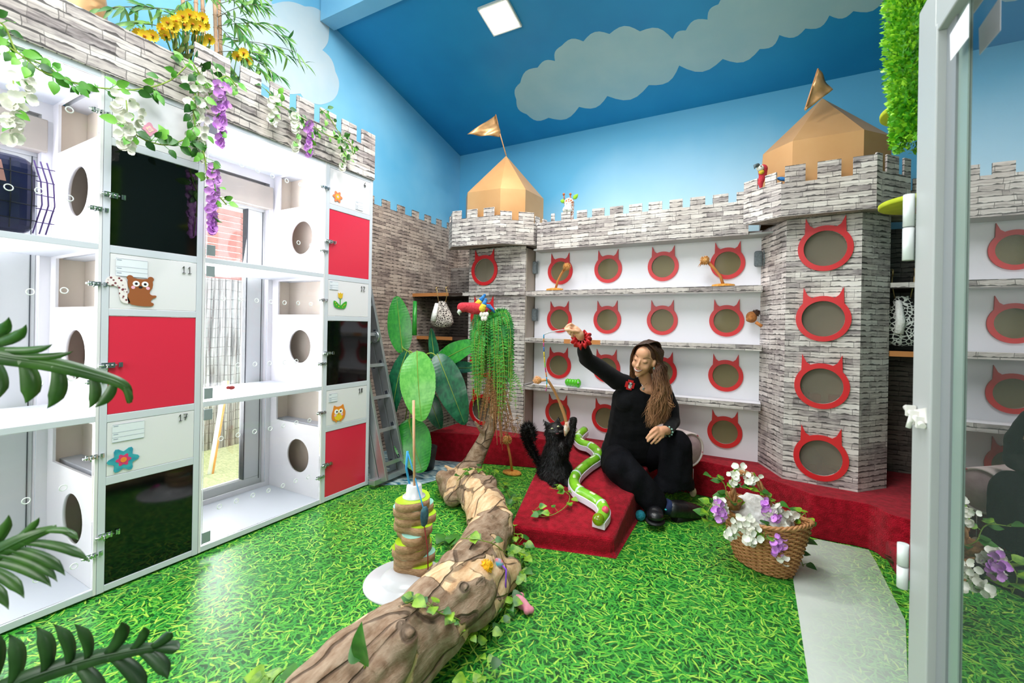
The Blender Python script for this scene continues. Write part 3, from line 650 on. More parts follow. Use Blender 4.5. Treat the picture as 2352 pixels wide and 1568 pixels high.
# towers
def facet(m, p0, p1, z0, z1, holes=()):
    p0 = V((*p0, 0)); p1 = V((*p1, 0)); L = (p1-p0).length
    return m.plate(rect(0, z0, L, z1), [circ(a, b, r, 36) for a, b, r in holes], p0, p1-p0, (0, 0, 1), .012)
def tower(label, drum, front, rings, band, bz, roof, apex, flag_pts, rr):
    cx = sum(p[0] for p in drum)/len(drum); cy = 4.0
    t = thing('castle_tower', label, 'castle tower', (cx, cy, ZP))
    m = M()
    for i in range(len(drum)-1):
        if drum[-1][0] < -1 and i == len(drum)-2: continue
        p0, p1 = drum[i], drum[i+1]; L = (V(p1)-V(p0)).length
        hs = [((V(r[:2])-V(p0)).length, r[2], rr*.78) for r in rings] if i == front else []
        facet(m, p0, p1, ZP-.02, bz+.01, hs)
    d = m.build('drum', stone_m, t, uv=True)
    u = (V((*drum[front+1], 0))-V((*drum[front], 0))).normalized(); nn = V((u.y, -u.x, 0))
    for r in rings: M().plate(circ(0, 0, rr*.79, 28), [], V((r[0], r[1], r[2]))-nn*.018, u, (0, 0, 1), .002).build('opening_pane', pane_g, d)
    for r in rings: ear_ring(V((r[0], r[1], r[2]))+nn*.0125, u, rr, d, rr*.78)
    m = M(); n = len(drum)
    for z in (ZP-.01, .70, 1.15, 1.60, 2.04):
        ps = [V((*p, z)) for p in drum]; inn = [p+(V((cx, cy, z))-p)*.04 for p in ps]+[V((drum[-1][0]-.02, 4.5, z)), V((drum[0][0]+.02, 4.5, z))]
        k = len(inn); m.add(inn+[p+V((0, 0, .012)) for p in inn], [list(range(k)), list(range(k, 2*k))[::-1]]+[(i, i+k, (i+1) % k+k, (i+1) % k) for i in range(k)])
    m.box(drum[0][0]+.02, 4.12, ZP, drum[-1][0]-.02, 4.132, 2.05); m.box(drum[-1][0]-.03, drum[-1][1], ZP, drum[-1][0]-.018, 4.5, 2.05); m.box(drum[0][0]+.018, drum[0][1], ZP, drum[0][0]+.03, 4.5, 2.05)
    m.box(cx+.16, 3.86, ZP, cx+.172, 4.12, 2.05)
    m.build('inner_floors', mat('inner_grey_beige', 'f2e8dc', .6), t)
    m = M(); low = bz
    for i, (p0, p1, ms, zl, zt) in enumerate(band): cren(m, p0, p1, bz, zl, zt, ms)
    bd = m.build('battlement_collar', stone_m, t, uv=True)
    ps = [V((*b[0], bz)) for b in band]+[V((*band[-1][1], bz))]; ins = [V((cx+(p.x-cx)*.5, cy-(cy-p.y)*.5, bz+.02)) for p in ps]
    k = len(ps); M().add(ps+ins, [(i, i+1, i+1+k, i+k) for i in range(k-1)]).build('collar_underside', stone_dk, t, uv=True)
    # roof
    k = len(roof); ps = [V(p) for p in roof]; bt = [V((p.x, p.y, bz+.05)) for p in ps]; ap = V(apex)
    m = M(); m.add(ps+bt+[ap], [(i, (i+1) % k, 2*k) for i in range(k)]+[(i+k, (i+1) % k+k, (i+1) % k, i) for i in range(k)])
    rf = m.build('golden_roof', gold, t, 'gold-painted faceted roof')
    return t, rf
def rband(p0, p1, zl, zt, n, ph=.0, w=.58):
    L = (V(p1)-V(p0)).length; s_ = L/n
    return (p0, p1, [((i+ph)*s_, (i+ph+w)*s_) for i in range(n)], zl, zt)
Rd = [(.091, 3.92), (.235, 3.58), (.645, 3.535), (.832, 3.735), (.832, 3.93)]
fr = lambda x: 3.58-(x-.235)*.045/.41
Rr = [(x, fr(x), z) for x, z in ((.452, 1.855), (.447, 1.385), (.445, .935), (.447, .455))]
b1 = (-.034, 3.6); b2 = (.189, 3.426); b3 = (.692, 3.424); b4 = (.908, 3.652); b5 = (.95, 3.93)
bandR = [(b1, b2, [(0, .105), (.165, .245)], 2.30, 2.375), (b2, b3, [(.05, .155), (.235, .365), (.425, .503)], 2.285, 2.405), (b3, b4, [(0, .05), (.09, .20), (.25, .314)], 2.30, 2.41), (b4, b5, [(.02, .12), (.2, .28)], 2.30, 2.40)]
bandR[1] = (b2, b3, [(.02, .135), (.2, .325), (.385, .503)], 2.285, 2.40)
roofR = [(.086, 3.71, 2.6), (.257, 3.53, 2.6), (.644, 3.528, 2.6), (.824, 3.719, 2.6), (.83, 4.28, 2.6), (.65, 4.46, 2.6), (.26, 4.46, 2.6), (.08, 4.28, 2.6)]
tR, rfR = tower('right castle tower with big gold roof and four cat-ear openings', Rd, 1, Rr, bandR, 2.065, roofR, (.47, 3.95, 3.04), None, .152)
Ld = [(-2.58, 3.82), (-2.515, 3.73), (-1.87, 3.73), (-1.868, 3.93)]
Lr = [(-2.33, 3.73, 1.855), (-2.33, 3.73, 1.385), (-2.33, 3.73, .935), (-2.33, 3.73, .455)]
c1 = (-2.70, 3.62); c2 = (-2.55, 3.47); c3 = (-2.03, 3.507); c4 = (-1.779, 3.707); c5 = (-1.743, 3.93)
bandL = [(c1, c2, [(0, .06), (.13, .212)], 2.33, 2.40), (c2, c3, [(.0, .10), (.165, .275), (.345, .455)], 2.33, 2.41), (c3, c4, [(.0, .11), (.175, .321)], 2.29, 2.37), (c4, c5, [(.03, .10), (.16, .226)], 2.27, 2.345)]
roofL = [(-2.55, 3.70, 2.6), (-2.43, 3.55, 2.6), (-2.07, 3.57, 2.6), (-1.87, 3.70, 2.6), (-1.84, 4.05, 2.6), (-1.98, 4.28, 2.6), (-2.38, 4.28, 2.6), (-2.56, 4.1, 2.6)]
tL, rfL = tower('left castle tower with flagged gold roof behind the fern', Ld, 1, Lr, bandL, 2.065, roofL, (-2.2, 3.9, 3.045), None, .152)
# beige side cheek with brush holders between left tower and wall
M().box(-1.872, 3.742, .28, -1.862, 4.4, 2.05).build('side_cheek', mat('taupe_board', '9a8f82', .6), tL)
def flag(pole, tri, label, rf, wob):
    m = M(); m.tube(pole, .006, 6); m.build('flag_pole', mat('pole_gold', 'c98e5c', .4), rf)
    a, b, c = [V(p) for p in tri]; m = M(); n = 12; vs = []; idx = {}
    nn = (b-a).cross(c-a).normalized()
    for i in range(n+1):
        for j in range(n+1-i):
            s_, t_ = i/n, j/n; p = a+(b-a)*s_+(c-a)*t_; p += nn*(.02*sin(7*s_+2*t_)*sin(5*t_+1)*wob+.006*sin(23*s_+9*t_)); idx[i, j] = len(vs); vs.append(p)
    fs = []
    for i in range(n):
        for j in range(n-i):
            fs.append((idx[i, j], idx[i+1, j], idx[i, j+1]))
            if i+j < n-1: fs.append((idx[i+1, j], idx[i+1, j+1], idx[i, j+1]))
    m.add(vs, fs, 0, True); o = m.build('flag', mat('gold_foil', 'd9a874', .38, 'c0905c', 12., metal=.4), rf, label)
    sd = o.modifiers.new('solid', 'SOLIDIFY'); sd.thickness = .002
apL = V((-2.2, 3.9, 3.045)); fd = apL.dot(f_)
flag([apL, W(1150.4, 314.5, fd), W(1138.6, 263, fd)], [W(1138.6, 264, fd), W(1151, 314, fd), W(1073, 309, fd-.1)], 'crumpled gold triangular flag', rfL, 1)
apR = V((.47, 3.95, 3.04)); fd = apR.dot(f_)-.22
flag([W(1849, 252, fd), W(1879, 158, fd)], [W(1879, 158, fd), W(1848, 256, fd), W(1914, 205, fd-.02)], 'folded gold flag', rfR, .7)
# platform and ramp
front = [(-2.95, 3.3), (-2.56, 3.36), (-1.69, 3.64), (-1.2, 3.70), (-.26, 3.715), (.1, 3.62), (.33, 3.40), (.46, 3.33), (.70, 3.33), (.72, 3.0)]
fl = [at(x, y, 2, 0) for x, y in ((1838, 1215), (1879, 1236), (1995, 1261))]
front = [(-2.66, 3.32), (-2.56, 3.36), (-1.69, 3.64), (-1.2, 3.70), (-.26, 3.715), (.1, 3.56), (.33, 3.38), (.41, 3.325), (.66, 3.325), (.74, 3.20), (.98, 3.15), (1.58, 3.1)]
front = [tuple(p) for p in [(v.x, v.y) for v in spline([V((*p, 0)) for p in front], 3)]]
n = len(front); bk = [(1.58, 4.56), (-2.66, 4.56)]
ol = front+bk
m = M().plate(ol, [], (0, 0, ZP), (1, 0, 0), (0, 1, 0), ZP-.002)
tag(m.build('carpet_platform', carpet, bev=.03, seg=3), 'long low dark red carpeted platform under the castle', 'platform')
tag(M().box(.72, 3.0, .0, 1.1, 3.30, .12).build('carpet_step', carpet, bev=.02), 'small dark red carpet step by the glass door', 'step')
ra = at(1172, 1207, 2, .10); rb = at(1410, 1238, 2, .10)
def dn(p, z): return V((p.x, p.y, z))
bl = V((-1.52, 3.66, .285)); br = V((-.55, 3.70, .285))
p = [dn(ra, 0), dn(rb, 0), V((-.64, 3.69, 0)), V((-1.52, 3.64, 0)), ra, rb, V((-.64, 3.69, .285)), bl]
m = M(); nx, ny = 14, 16; vs = []
for j in range(ny+1):
    for i in range(nx+1):
        a = p[4]+(p[5]-p[4])*(i/nx); b = p[7]+(p[6]-p[7])*(i/nx); t_ = j/ny; q_ = a+(b-a)*t_
        q_.z += .03*sin(pi*t_)*1.; vs.append(q_)
fs = [(j*(nx+1)+i, j*(nx+1)+i+1, (j+1)*(nx+1)+i+1, (j+1)*(nx+1)+i) for j in range(ny) for i in range(nx)]
m.add(vs, fs, 0, True)
per = [i for i in range(nx+1)]+[j*(nx+1)+nx for j in range(1, ny+1)]+[ny*(nx+1)+i for i in range(nx-1, -1, -1)]+[j*(nx+1) for j in range(ny-1, 0, -1)]
k = len(vs); m.v += [V((m.v[i].x, m.v[i].y, .001)) for i in per]
for i in range(len(per)): a, b = per[i], per[(i+1) % len(per)]; m.f.append([b, a, k+i, k+(i+1) % len(per)]); m.m.append(0); m.s.append(False)
m.f.append([k+i for i in range(len(per))]); m.m.append(0); m.s.append(False)
tag(m.build('carpet_ramp', carpet, bev=.018, seg=3), 'dark red carpeted ramp sloping down onto the grass-print floor', 'ramp')
# stone paper on the left wall with battlements
m = M(); mm_ = [(3.05, 3.12), (3.228, 3.338), (3.445, 3.558), (3.675, 3.783), (3.887, 3.996), (4.101, 4.193), (4.31, 4.41)]
cren(m, (WX+.014, 2.56), (WX+.014, 4.56), .0, 2.475, 2.552, [(a-2.56, b-2.56) for a, b in mm_])
cren(m, (WX+.02, 4.53), (-2.45, 4.53), .0, 2.38, 2.46, [(.1, .2), (.27, .37), (.44, .54)])
tag(m.build('stone_wall_panel', stone('stone_print_brown', 1.0, .86, 1), uv=True), 'brownish stone-print panel with battlements on the left wall behind the banana plant', 'wall panel')
# recess left of the left tower
t = thing('recess_shelving', 'dark recess shelving with bare orange edges behind the banana plant', 'shelves', (-2.9, SY, 1.15))
for z, ya in ((1.605, 3.70), (1.14, 3.78)):
    M().box(WX+.015, ya, z, -2.58, 4.4, z+.03).build('board', mat('dark_board', '3a2a22', .7), t)
    M().box(WX+.015, ya-.004, z-.002, -2.75, ya, z+.034).build('edge', mat('orange_wood', 'c98348', .6), t, 'bare orange wood edge')
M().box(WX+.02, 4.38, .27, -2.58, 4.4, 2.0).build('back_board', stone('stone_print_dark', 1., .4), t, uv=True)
m = M().box(-2.95, SY-.03, 1.6, -1.87, SY-.026, 1.64); m.build('stone_edging', stone_m, t, uv=True)
# recess right of the right tower
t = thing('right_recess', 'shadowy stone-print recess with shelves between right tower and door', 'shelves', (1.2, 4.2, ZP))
M().box(.834, 4.2, ZP, 1.59, 4.212, 2.07).build('back_board', stone('stone_print_shaded', 1., .22), t, uv=True)  # recess shade put into a darkened copy of the stone print
for z in (1.598, 1.145): M().box(.834, 3.75, z, 1.59, 4.2, z+.03).build('shelf', mat('dark_board'," 3a2a22".strip(), .7), t); M().box(.834, 3.746, z-.002, 1.59, 3.75, z+.034).build('edge', stone_m if z > 1.5 else mat('orange_wood', 'c98348'), t, uv=True)
m = M(); cren(m, (.95, 3.935), (1.59, 3.96), 2.02, 2.28, 2.36, [(.04, .14), (.2, .3), (.36, .46), (.52, .62)]); m.build('parapet', stone_dk, t, uv=True)
# ceiling lamp
c0 = onp(1149, 37, cp, cn); u = V((1, 0, 0)); w = cn.cross(u)
t = thing('ceiling_panel_light', 'square white LED panel glowing on the blue sloped ceiling', 'ceiling light', c0)
m = M().obox(c0+cn*.012, u*.135, w*.135, cn*.012); m.build('lamp_frame', mat('lamp_frame', 'e8e2d8', .5), t, bev=.003)
M().obox(c0+cn*.025, u*.118, w*.118, cn*.002).build('diffuser', mat('lamp_glow', 'ffffff', .5, emis=9.), t)
la = area('ceiling_area_light', c0+cn*.05, c0+cn*2, .24, .24, 26, (1, .97, .92))
# added fill lamp above the frame, with no panel of its own
for x, y in ((-.7, 3.4),):
    a_ = area('ceiling_area_light', (x, 2.9, cz(2.9)-.05), (x, 2.9-.3, 0), .24, .24, 14, (1, .97, .92))
from mathutils import noise as NZ
# ============================================================ glass door (right foreground)
DX = .40
t = thing('door_1', None, None, (DX, .6, 0)); struct(t)
alu = mat('white_aluminium', 'a4a7a6', .4); seal = mat('door_seal', '6d716f', .5)
m = M(); m.box(DX, 1.44, .02, DX+.05, 1.565, 2.17); m.box(DX, -.9, 2.05, DX+.05, 1.44, 2.17); m.box(DX, -.9, .02, DX+.05, 1.44, .09)
m.build('door_frame', alu, t, bev=.004)
m = M(); m.box(DX-.006, 1.41, .09, DX+.02, 1.437, 2.05); m.box(DX-.006, -.9, 2.03, DX+.02, 1.41, 2.047); m.build('glazing_bead', alu, t, bev=.003)
m = M(); m.box(DX+.012, 1.355, .09, DX+.022, 1.41, 2.03); m.build('inner_stile', mat('stile_grey', '7d8184', .4), t)
m = M(); m.box(DX+.0165, 1.305, .09, DX+.0195, 1.355, 2.03); m.build('glass_edge', mat('glass_edge_green', '7a8c84', .3), t)
M().box(DX+.02, -.88, .09, DX+.026, 1.345, 2.04).build('pane', glassy('door_glass', '6f7d78', .42, .0, .16, '5e6a64'), t)
hm = mat('hinge_white', 'd6d9d8', .35)
for za, zb in ((1.50, 1.68), (.60, .72)):
    m = M(); zz = (za+zb)/2; m.cyl((DX-.012, 1.572, za), (DX-.012, 1.572, zz-.002), .013, 12); m.cyl((DX-.012, 1.572, zz+.002), (DX-.012, 1.572, zb), .013, 12); m.build('hinge', hm, t)
m = M(); z = 1.085; m.obox((DX-.004, 1.49, z), (.003, 0, 0), (0, .055, -.012), (0, .006, .018)); m.cyl((DX-.014, 1.56, z+.012), (DX-.014, 1.43, z-.014), .007, 10); m.cyl((DX-.014, 1.51, z), (DX-.02, 1.515, z-.035), .006, 8)
for k in (1.53, 1.49, 1.45): m.obox((DX-.012, k, z+(k-1.49)*.2), (.01, 0, 0), (0, .006, 0), (0, 0, .014))
m.build('latch', mat('latch_cream', 'd9d6d0', .35), t)
pg = [at(2182, 80, 0, DX-.004), at(2225, 8, 0, DX-.004), at(2224, 86, 0, DX-.004), at(2183, 140, 0, DX-.004)]
M().add(pg+[p+V((.001, 0, 0)) for p in pg], [(0, 1, 2, 3), (4, 7, 6, 5), (0, 4, 5, 1), (1, 5, 6, 2), (2, 6, 7, 3), (3, 7, 4, 0)]).build('paper_notice', mat('paper', 'e4e2ea', .6), t)
# boxwood foliage column
def rnd_leaf(m, p, size, d=None, w=.4, mi=0, n=2):
    d = (d or rv()).normalized(); nn = rv().cross(d); m.leaf(p, p+d*size, nn if nn.length > .01 else V((0, 0, 1)), size*w, .1, .2, n, mi); return m
random.seed(3)
m = M()
for i in range(6500):
    z = 1.93+random.random()**.9*.95; a = random.uniform(0, 2*pi); rr = .072*(.55+.5*min(1, (z-1.93)*3))*(.45+.6*random.random()**.6)
    c = V((.495, 1.98, z)); p = c+V((cos(a)*rr, sin(a)*rr, 0)); rnd_leaf(m, p, random.uniform(.012, .022), V((cos(a), sin(a), random.uniform(-.4, .8))), .35, 0 if random.random() < .6 else 1)
for i in range(6): m.tube([V((.495, 1.98, 1.97)), V((.495+.01*i, 1.98, 2.85))], .006, 5, 1)
m.cyl((.495, 1.98, 1.98), (.495, 1.98, 2.85), .048, 12, 1)
for i in range(2500):
    a = random.uniform(0, 6.28); rnd_leaf(m, V((.495+.048*cos(a), 1.98+.048*sin(a), random.uniform(1.94, 2.85))), .022, V((cos(a), sin(a), 0))+rv(.8), .4, random.choice((0, 1)))
tag(m.build('boxwood_garland', [green('box1', '7cc01c', 'b0e040'), green('box2', '3f9a1c', '74bc30')]), 'bright green artificial boxwood hanging beside the door frame', 'artificial plant')
def blossom(m, c, n, r, petals=4, mi=0, ci=None, pw=.56):
    """open flower facing n"""
    n = n.normalized(); u = n.orthogonal().normalized(); w = n.cross(u); a0 = random.random()*6
    for k in range(petals):
        a = a0+2*pi*k/petals; d = u*cos(a)+w*sin(a); m.leaf(c, c+d*r+n*(.25*r), n, r*pw, -.15, .18, 5, mi, lambda t: (.35+.65*sin(pi*min(1, t*.95))**.7) if t < .95 else .3)
    if ci is not None: m.ball(c+n*r*.15, r*.22, ci, 6, 4)
    return m
m = M()
for px, py in ((2078, 5), (2105, -5), (2068, 25), (2120, 8)): blossom(m, W(px, py, 1.55), (CAM-W(px, py, 1.55))+rv(.5), .045, 5)
tag(m.build('white_orchid_spray', petal_w), 'white artificial blossoms at the top corner of the door frame', 'artificial flowers')
# cat tree with lime discs
t = thing('cat_tree', 'cat tree with two round lime green platforms by the door', 'cat tree', (.98, 2.98, 0))
lime = mat('lime_felt', 'b6bf22', .85, 'a8b41c', 20.)
M().cyl((.98, 2.98, 0), (.98, 2.98, 2.75), .045, 14).build('post', mat('tree_post', '7a5136', .7, '8a6044', 20.), t)
for z in (1.955, 2.44):
    c = V((.81, 2.97, z)); m = M().lathe(c, [(.0, 0), (.195, 0), (.2, .004), (.2, .022), (.195, .026), (0, .026)], 36); m.build('platform', lime, t)
    M().tube([c+V((-.05, 0, -.018)), c+V((.17, 0, -.03))], [.018, .026], 10).build('bracket', mat('bracket_wood', '6b4028', .6), t)
tag(M().ball(at(2066, 1292, 2, .05), (.04, .04, .05)).build('t0', brown), '', '') if False else None
random.seed(5); m = M(); c = at(2068, 1300, 2, .03)
for i in range(90): rnd_leaf(m, c+V((0, 0, .0)), random.uniform(.04, .09), V((random.uniform(-1, 1), random.uniform(-1, 1), random.uniform(.1, 1.6))), .22)
tag(m.build('dried_flower', mat('dried', '5e4a34', .9, '7a6242', 20.)), 'dried brown flower head on the floor by the carpet step', 'dried flower')
# ============================================================ big foreground leaves
def split_leaf(name, label, rib, fingers, depth, matl, w0=.012, grp='split philodendron leaves in the left foreground'):
    R = spline([W(x, y, depth+dz) for x, y, dz in rib], 6); m = M()
    m.tube(R, [w0*.35*(1-.7*i/len(R)) for i in range(len(R))], 6)
    def pos(t_): k = t_*(len(R)-1); i = min(int(k), len(R)-2); return R[i].lerp(R[i+1], k-i)
    # blade web along rib
    n = len(R); vs = []
    for i, p in enumerate(R):
        s_ = W(0, 0, 1)-CAM; up = (CAM-p).normalized(); d = (R[min(i+1, n-1)]-R[max(i-1, 0)]).normalized(); sd = d.cross(up).normalized(); ww = w0*1.6*(1-.8*(i/n)**2); vs += [p-sd*ww, p, p+sd*ww]
    m.add(vs, [(3*i, 3*i+1, 3*i+4, 3*i+3) for i in range(n-1)]+[(3*i+1, 3*i+2, 3*i+5, 3*i+4) for i in range(n-1)], 0, True)
    for t_, ex, ey, dz, ww in fingers:
        a = pos(t_); b = W(ex, ey, depth+dz); mid = (a+b)/2; mid += (b-a).length*.28*(R[-1]-R[0]).normalized(); c = bez([a, mid, b], 10); k = len(c); vs = []
        for i, p in enumerate(c):
            d = (c[min(i+1, k-1)]-c[max(i-1, 0)]).normalized(); sd = d.cross((CAM-p).normalized()).normalized(); q_ = i/(k-1); wx = ww*.74*(.5+.6*sin(pi*min(1, q_*.9+.05)))*(1 if q_ < .7 else max(.02, ((1-q_)/.3)**.7)); nn = d.cross(sd)
            vs += [p-sd*wx+nn*wx*.25, p, p+sd*wx+nn*wx*.25]
        m.add(vs, [(3*i, 3*i+1, 3*i+4, 3*i+3) for i in range(k-1)]+[(3*i+1, 3*i+2, 3*i+5, 3*i+4) for i in range(k-1)], 0, True)
    o = m.build(name, matl); s_ = o.modifiers.new('solid', 'SOLIDIFY'); s_.thickness = .0012
    return tag(o, label, 'plant leaf', grp)
phil = mat('philodendron', '2c4f1e', .35, '47702c', 12., spec=.6)
split_leaf('split_leaf', 'split green leaf crossing in front of the pet carrier column and red panel', [(-140, 770, 0), (-20, 812, -.02), (100, 832, 0), (210, 858, .03), (285, 885, .05), (298, 925, .07)],
           [(.1, 60, 745, -.05, .014), (.22, 168, 806, 0, .009), (.12, 120, 790, -.03, .01), (.18, -10, 920, -.02, .018), (.32, 58, 926, 0, .020), (.45, 108, 938, .01, .018), (.60, 204, 938, .03, .013), (.72, 216, 936, .03, .013), (.8, 296, 928, .06, .008), (.88, 290, 905, .06, .007), (.05, 20, 728, -.06, .016)], .95, phil)
split_leaf('split_leaf', 'lower split green leaf in front of the bottom left cubicle', [(-160, 1340, 0), (-40, 1285, 0), (60, 1235, 0), (130, 1210, .02)],
           [(.5, 90, 1188, 0, .009), (.85, 160, 1222, .01, .008), (.6, 205, 1290, .02, .011), (.5, 150, 1322, .01, .012), (.42, 132, 1336, 0, .011), (.33, 118, 1348, 0, .013), (.25, 56, 1374, 0, .013), (.15, 20, 1400, 0, .014), (.3, 20, 1182, 0, .012), (.15, -20, 1200, 0, .015), (.95, 180, 1240, .02, .008)], .9, phil)
split_leaf('split_leaf', 'dark split leaf over the grass at the bottom left corner', [(-120, 1640, 0), (60, 1560, 0), (200, 1515, .02), (320, 1490, .03), (372, 1485, .04)],
           [(.2, 20, 1455, 0, .016), (.32, 82, 1438, 0, .016), (.42, 122, 1432, 0, .013), (.5, 170, 1432, 0, .012), (.58, 278, 1428, 0, .016), (.7, 330, 1440, .01, .012), (.85, 392, 1452, .02, .013), (.9, 412, 1490, .03, .015), (.75, 385, 1560, .02, .017), (.6, 330, 1600, .02, .018), (.45, 230, 1640, 0, .018), (.1, -20, 1440, 0, .016)], .9, mat('philodendron_dark', '1d3a1a', .4, '33542a', 12.))
# ============================================================ banana plant
def banana(pb, pt_, hw, d0, d1, nrm, mi, sag, m):
    a, b = W(*pb, d0), W(*pt_, d1); k = hw/F*(d0+d1)/2
    m.leaf(a, b, nrm, k, sag, .18, 44, mi, lambda t: (sin(pi*min(1, t**.85*.97+.015))**.62))
    return a, b
t = thing('banana_plant', 'large artificial banana plant with broad green leaves beside the ladder', 'artificial plant', at(960, 1085, 2, 0)); bp = t.location.copy()
ban_d = mat('banana_leaf_dark', '114a34', .28, '1f6a44', 40., stretch=(1, 1, .5)); ban_g = mat('banana_leaf', '1c7a2a', .28, '35942f', 40., stretch=(1, 1, .5)); ban_l = mat('banana_leaf_light', '4fa63a', .3, '6fbd50', 40., stretch=(1, 1, .5))
n0 = -f_
specs = [((925, 812), (911, 679), 27, 3.95, 4.0, n0+V((.3, 0, 0)), ban_g, .03), ((935, 806), (893, 958), 24, 3.85, 3.75, n0-V((.4, 0, 0)), ban_d, .1), ((958, 806), (966, 966), 41, 3.75, 3.55, n0+V((0, 0, .3)), ban_l, .08),
         ((1004, 812), (1068, 974), 34, 3.85, 3.7, n0+V((.2, 0, .2)), ban_d, .1), ((1000, 838), (1098, 782), 26, 4.0, 3.9, n0+V((0, 0, .6)), ban_g, .08), ((1020, 850), (1100, 842), 17, 4.1, 4.0, n0+V((0, 0, .8)), ban_d, .1),
         ((938, 962), (968, 1084), 44, 3.8, 3.6, n0+V((-.1, 0, .1)), ban_g, .05), ((1000, 850), (990, 753), 12, 4.1, 4.15, n0+V((1, 0, 0)), ban_d, .02), ((930, 975), (905, 1060), 26, 4.0, 3.9, n0, ban_d, .1), ((985, 900), (1010, 985), 20, 4.1, 4.0, n0, ban_d, .1), ((1000, 845), (1060, 792), 22, 4.1, 4.1, n0+V((0, 0, .5)), ban_d, .06)]
root = W(955, 1040, 3.9)
for pb, pt_, hw, d0, d1, nr, mm_, sg in specs:
    m = M(); a, b = banana(pb, pt_, hw, d0, d1, nr, 0, sg, m)
    ctr = [m.v[i].copy() for i in range(1, len(m.v), 3)]; un = (m.v[0]-m.v[1]).cross(ctr[3]-ctr[0]).normalized()
    for i in range(0, len(m.v)): m.v[i] += un*(.0032 if (i//3) % 2 else -.0032)*(1 if i % 3 != 1 else .2)+un*NZ.noise(m.v[i]*9)*.012*(1 if i % 3 != 1 else 0)
    o = m.build('leaf', mm_, t)
    dd = (b-a); st = M().tube(bez([W(957, 850, 3.88), W(957, 790, 3.85).lerp(a, .5)+V((0, 0, .05)), a, a+dd*.15], 8), [.008]*5+[.005]*4, 6); st.tube([c+n0*.003 for c in ctr[:-1]], [.0045*(1-.8*i/len(ctr)) for i in range(len(ctr)-1)], 5)
    st.build('leaf_rib', stem_m, o)
m = M().tube([W(952, 770, 3.9), W(953, 692, 3.95)], [.022, .018], 10); m.build('rolled_leaf', ban_g, t)
M().tube([W(957, 860, 3.88), W(958, 960, 3.9), root], [.014, .02, .028], 10).build('trunk', mat('banana_trunk', '6a7a34', .6, '8a8a44', 12.), t)
M().lathe(at(960, 1085, 2, 0)+V((-.02, .1, 0)), [(0, 0), (.09, 0), (.12, .2), (.105, .2), (.1, .16), (0, .16)], 24).build('pot', mat('pot_dark', '2a2c2a', .5), t)
# ============================================================ ladder
alum = mat('ladder_aluminium', 'a9adb0', .32, 'b9bdbf', 5., metal=.75)
t = thing('folding_ladder', 'silver aluminium folding ladder leaning beside the cubicle wall', 'ladder', (-2.6, 2.85, 0))
fa, fb = V((-2.52, 2.80, .05)), V((-3.16, 2.80, 2.3)); ld = (fb-fa).normalized(); nl = V((ld.z, 0, -ld.x)); yv = V((0, 1, 0))
hl = (fb-fa).length
for off, y in ((0, 2.80), (-.088, 2.80), (0, 2.585), (-.088, 2.585)):
    c = (fa+fb)/2+nl*off; c.y = y
    s_ = M().obox(c, ld*hl/2, nl*.039, yv*.013).build('stile', alum, t, bev=.003)
    for k in range(8 if y > 2.7 else 0):
        p = fa+ld*(.12+k*.27+(.0 if off else .03))+nl*off; p.y = y-.0135
        k1 = M().obox(p, ld*.017, nl*.017, yv*.002).build('rung_socket', chrome, s_); M().obox(p-yv*.001, ld*.012, nl*.012, yv*.002).build('socket_hole', mat('hole_dark', '2a2e38', .5), s_)
for k in range(8):
    p = fa+ld*(.12+k*.27); a = V((p.x, 2.60, p.z)); b = V((p.x, 2.79, p.z)); M().obox((a+b)/2, yv*.1, ld*.014, nl*.018).build('rung', alum, t)
hp = fa+ld*1.18
for off in (.0, -.088):
    p = hp+nl*off; m = M().cyl(V((p.x, 2.765, p.z)), V((p.x, 2.79, p.z)), .05, 24)
    for a in range(6): m.cyl(V((p.x+.03*cos(a), 2.76, p.z+.03*sin(a))), V((p.x+.03*cos(a), 2.767, p.z+.03*sin(a))), .005, 6)
    m.build('hinge_plate', alum, t)
m = M().box(-2.60, 2.50, .03, -2.54, 2.90, .075); m.build('stabiliser_bar', alum, t, bev=.004)
M().box(-2.61, 2.86, .0, -2.52, 2.94, .09).build('rubber_foot', mat('rubber', '15171a', .6), t, bev=.008)
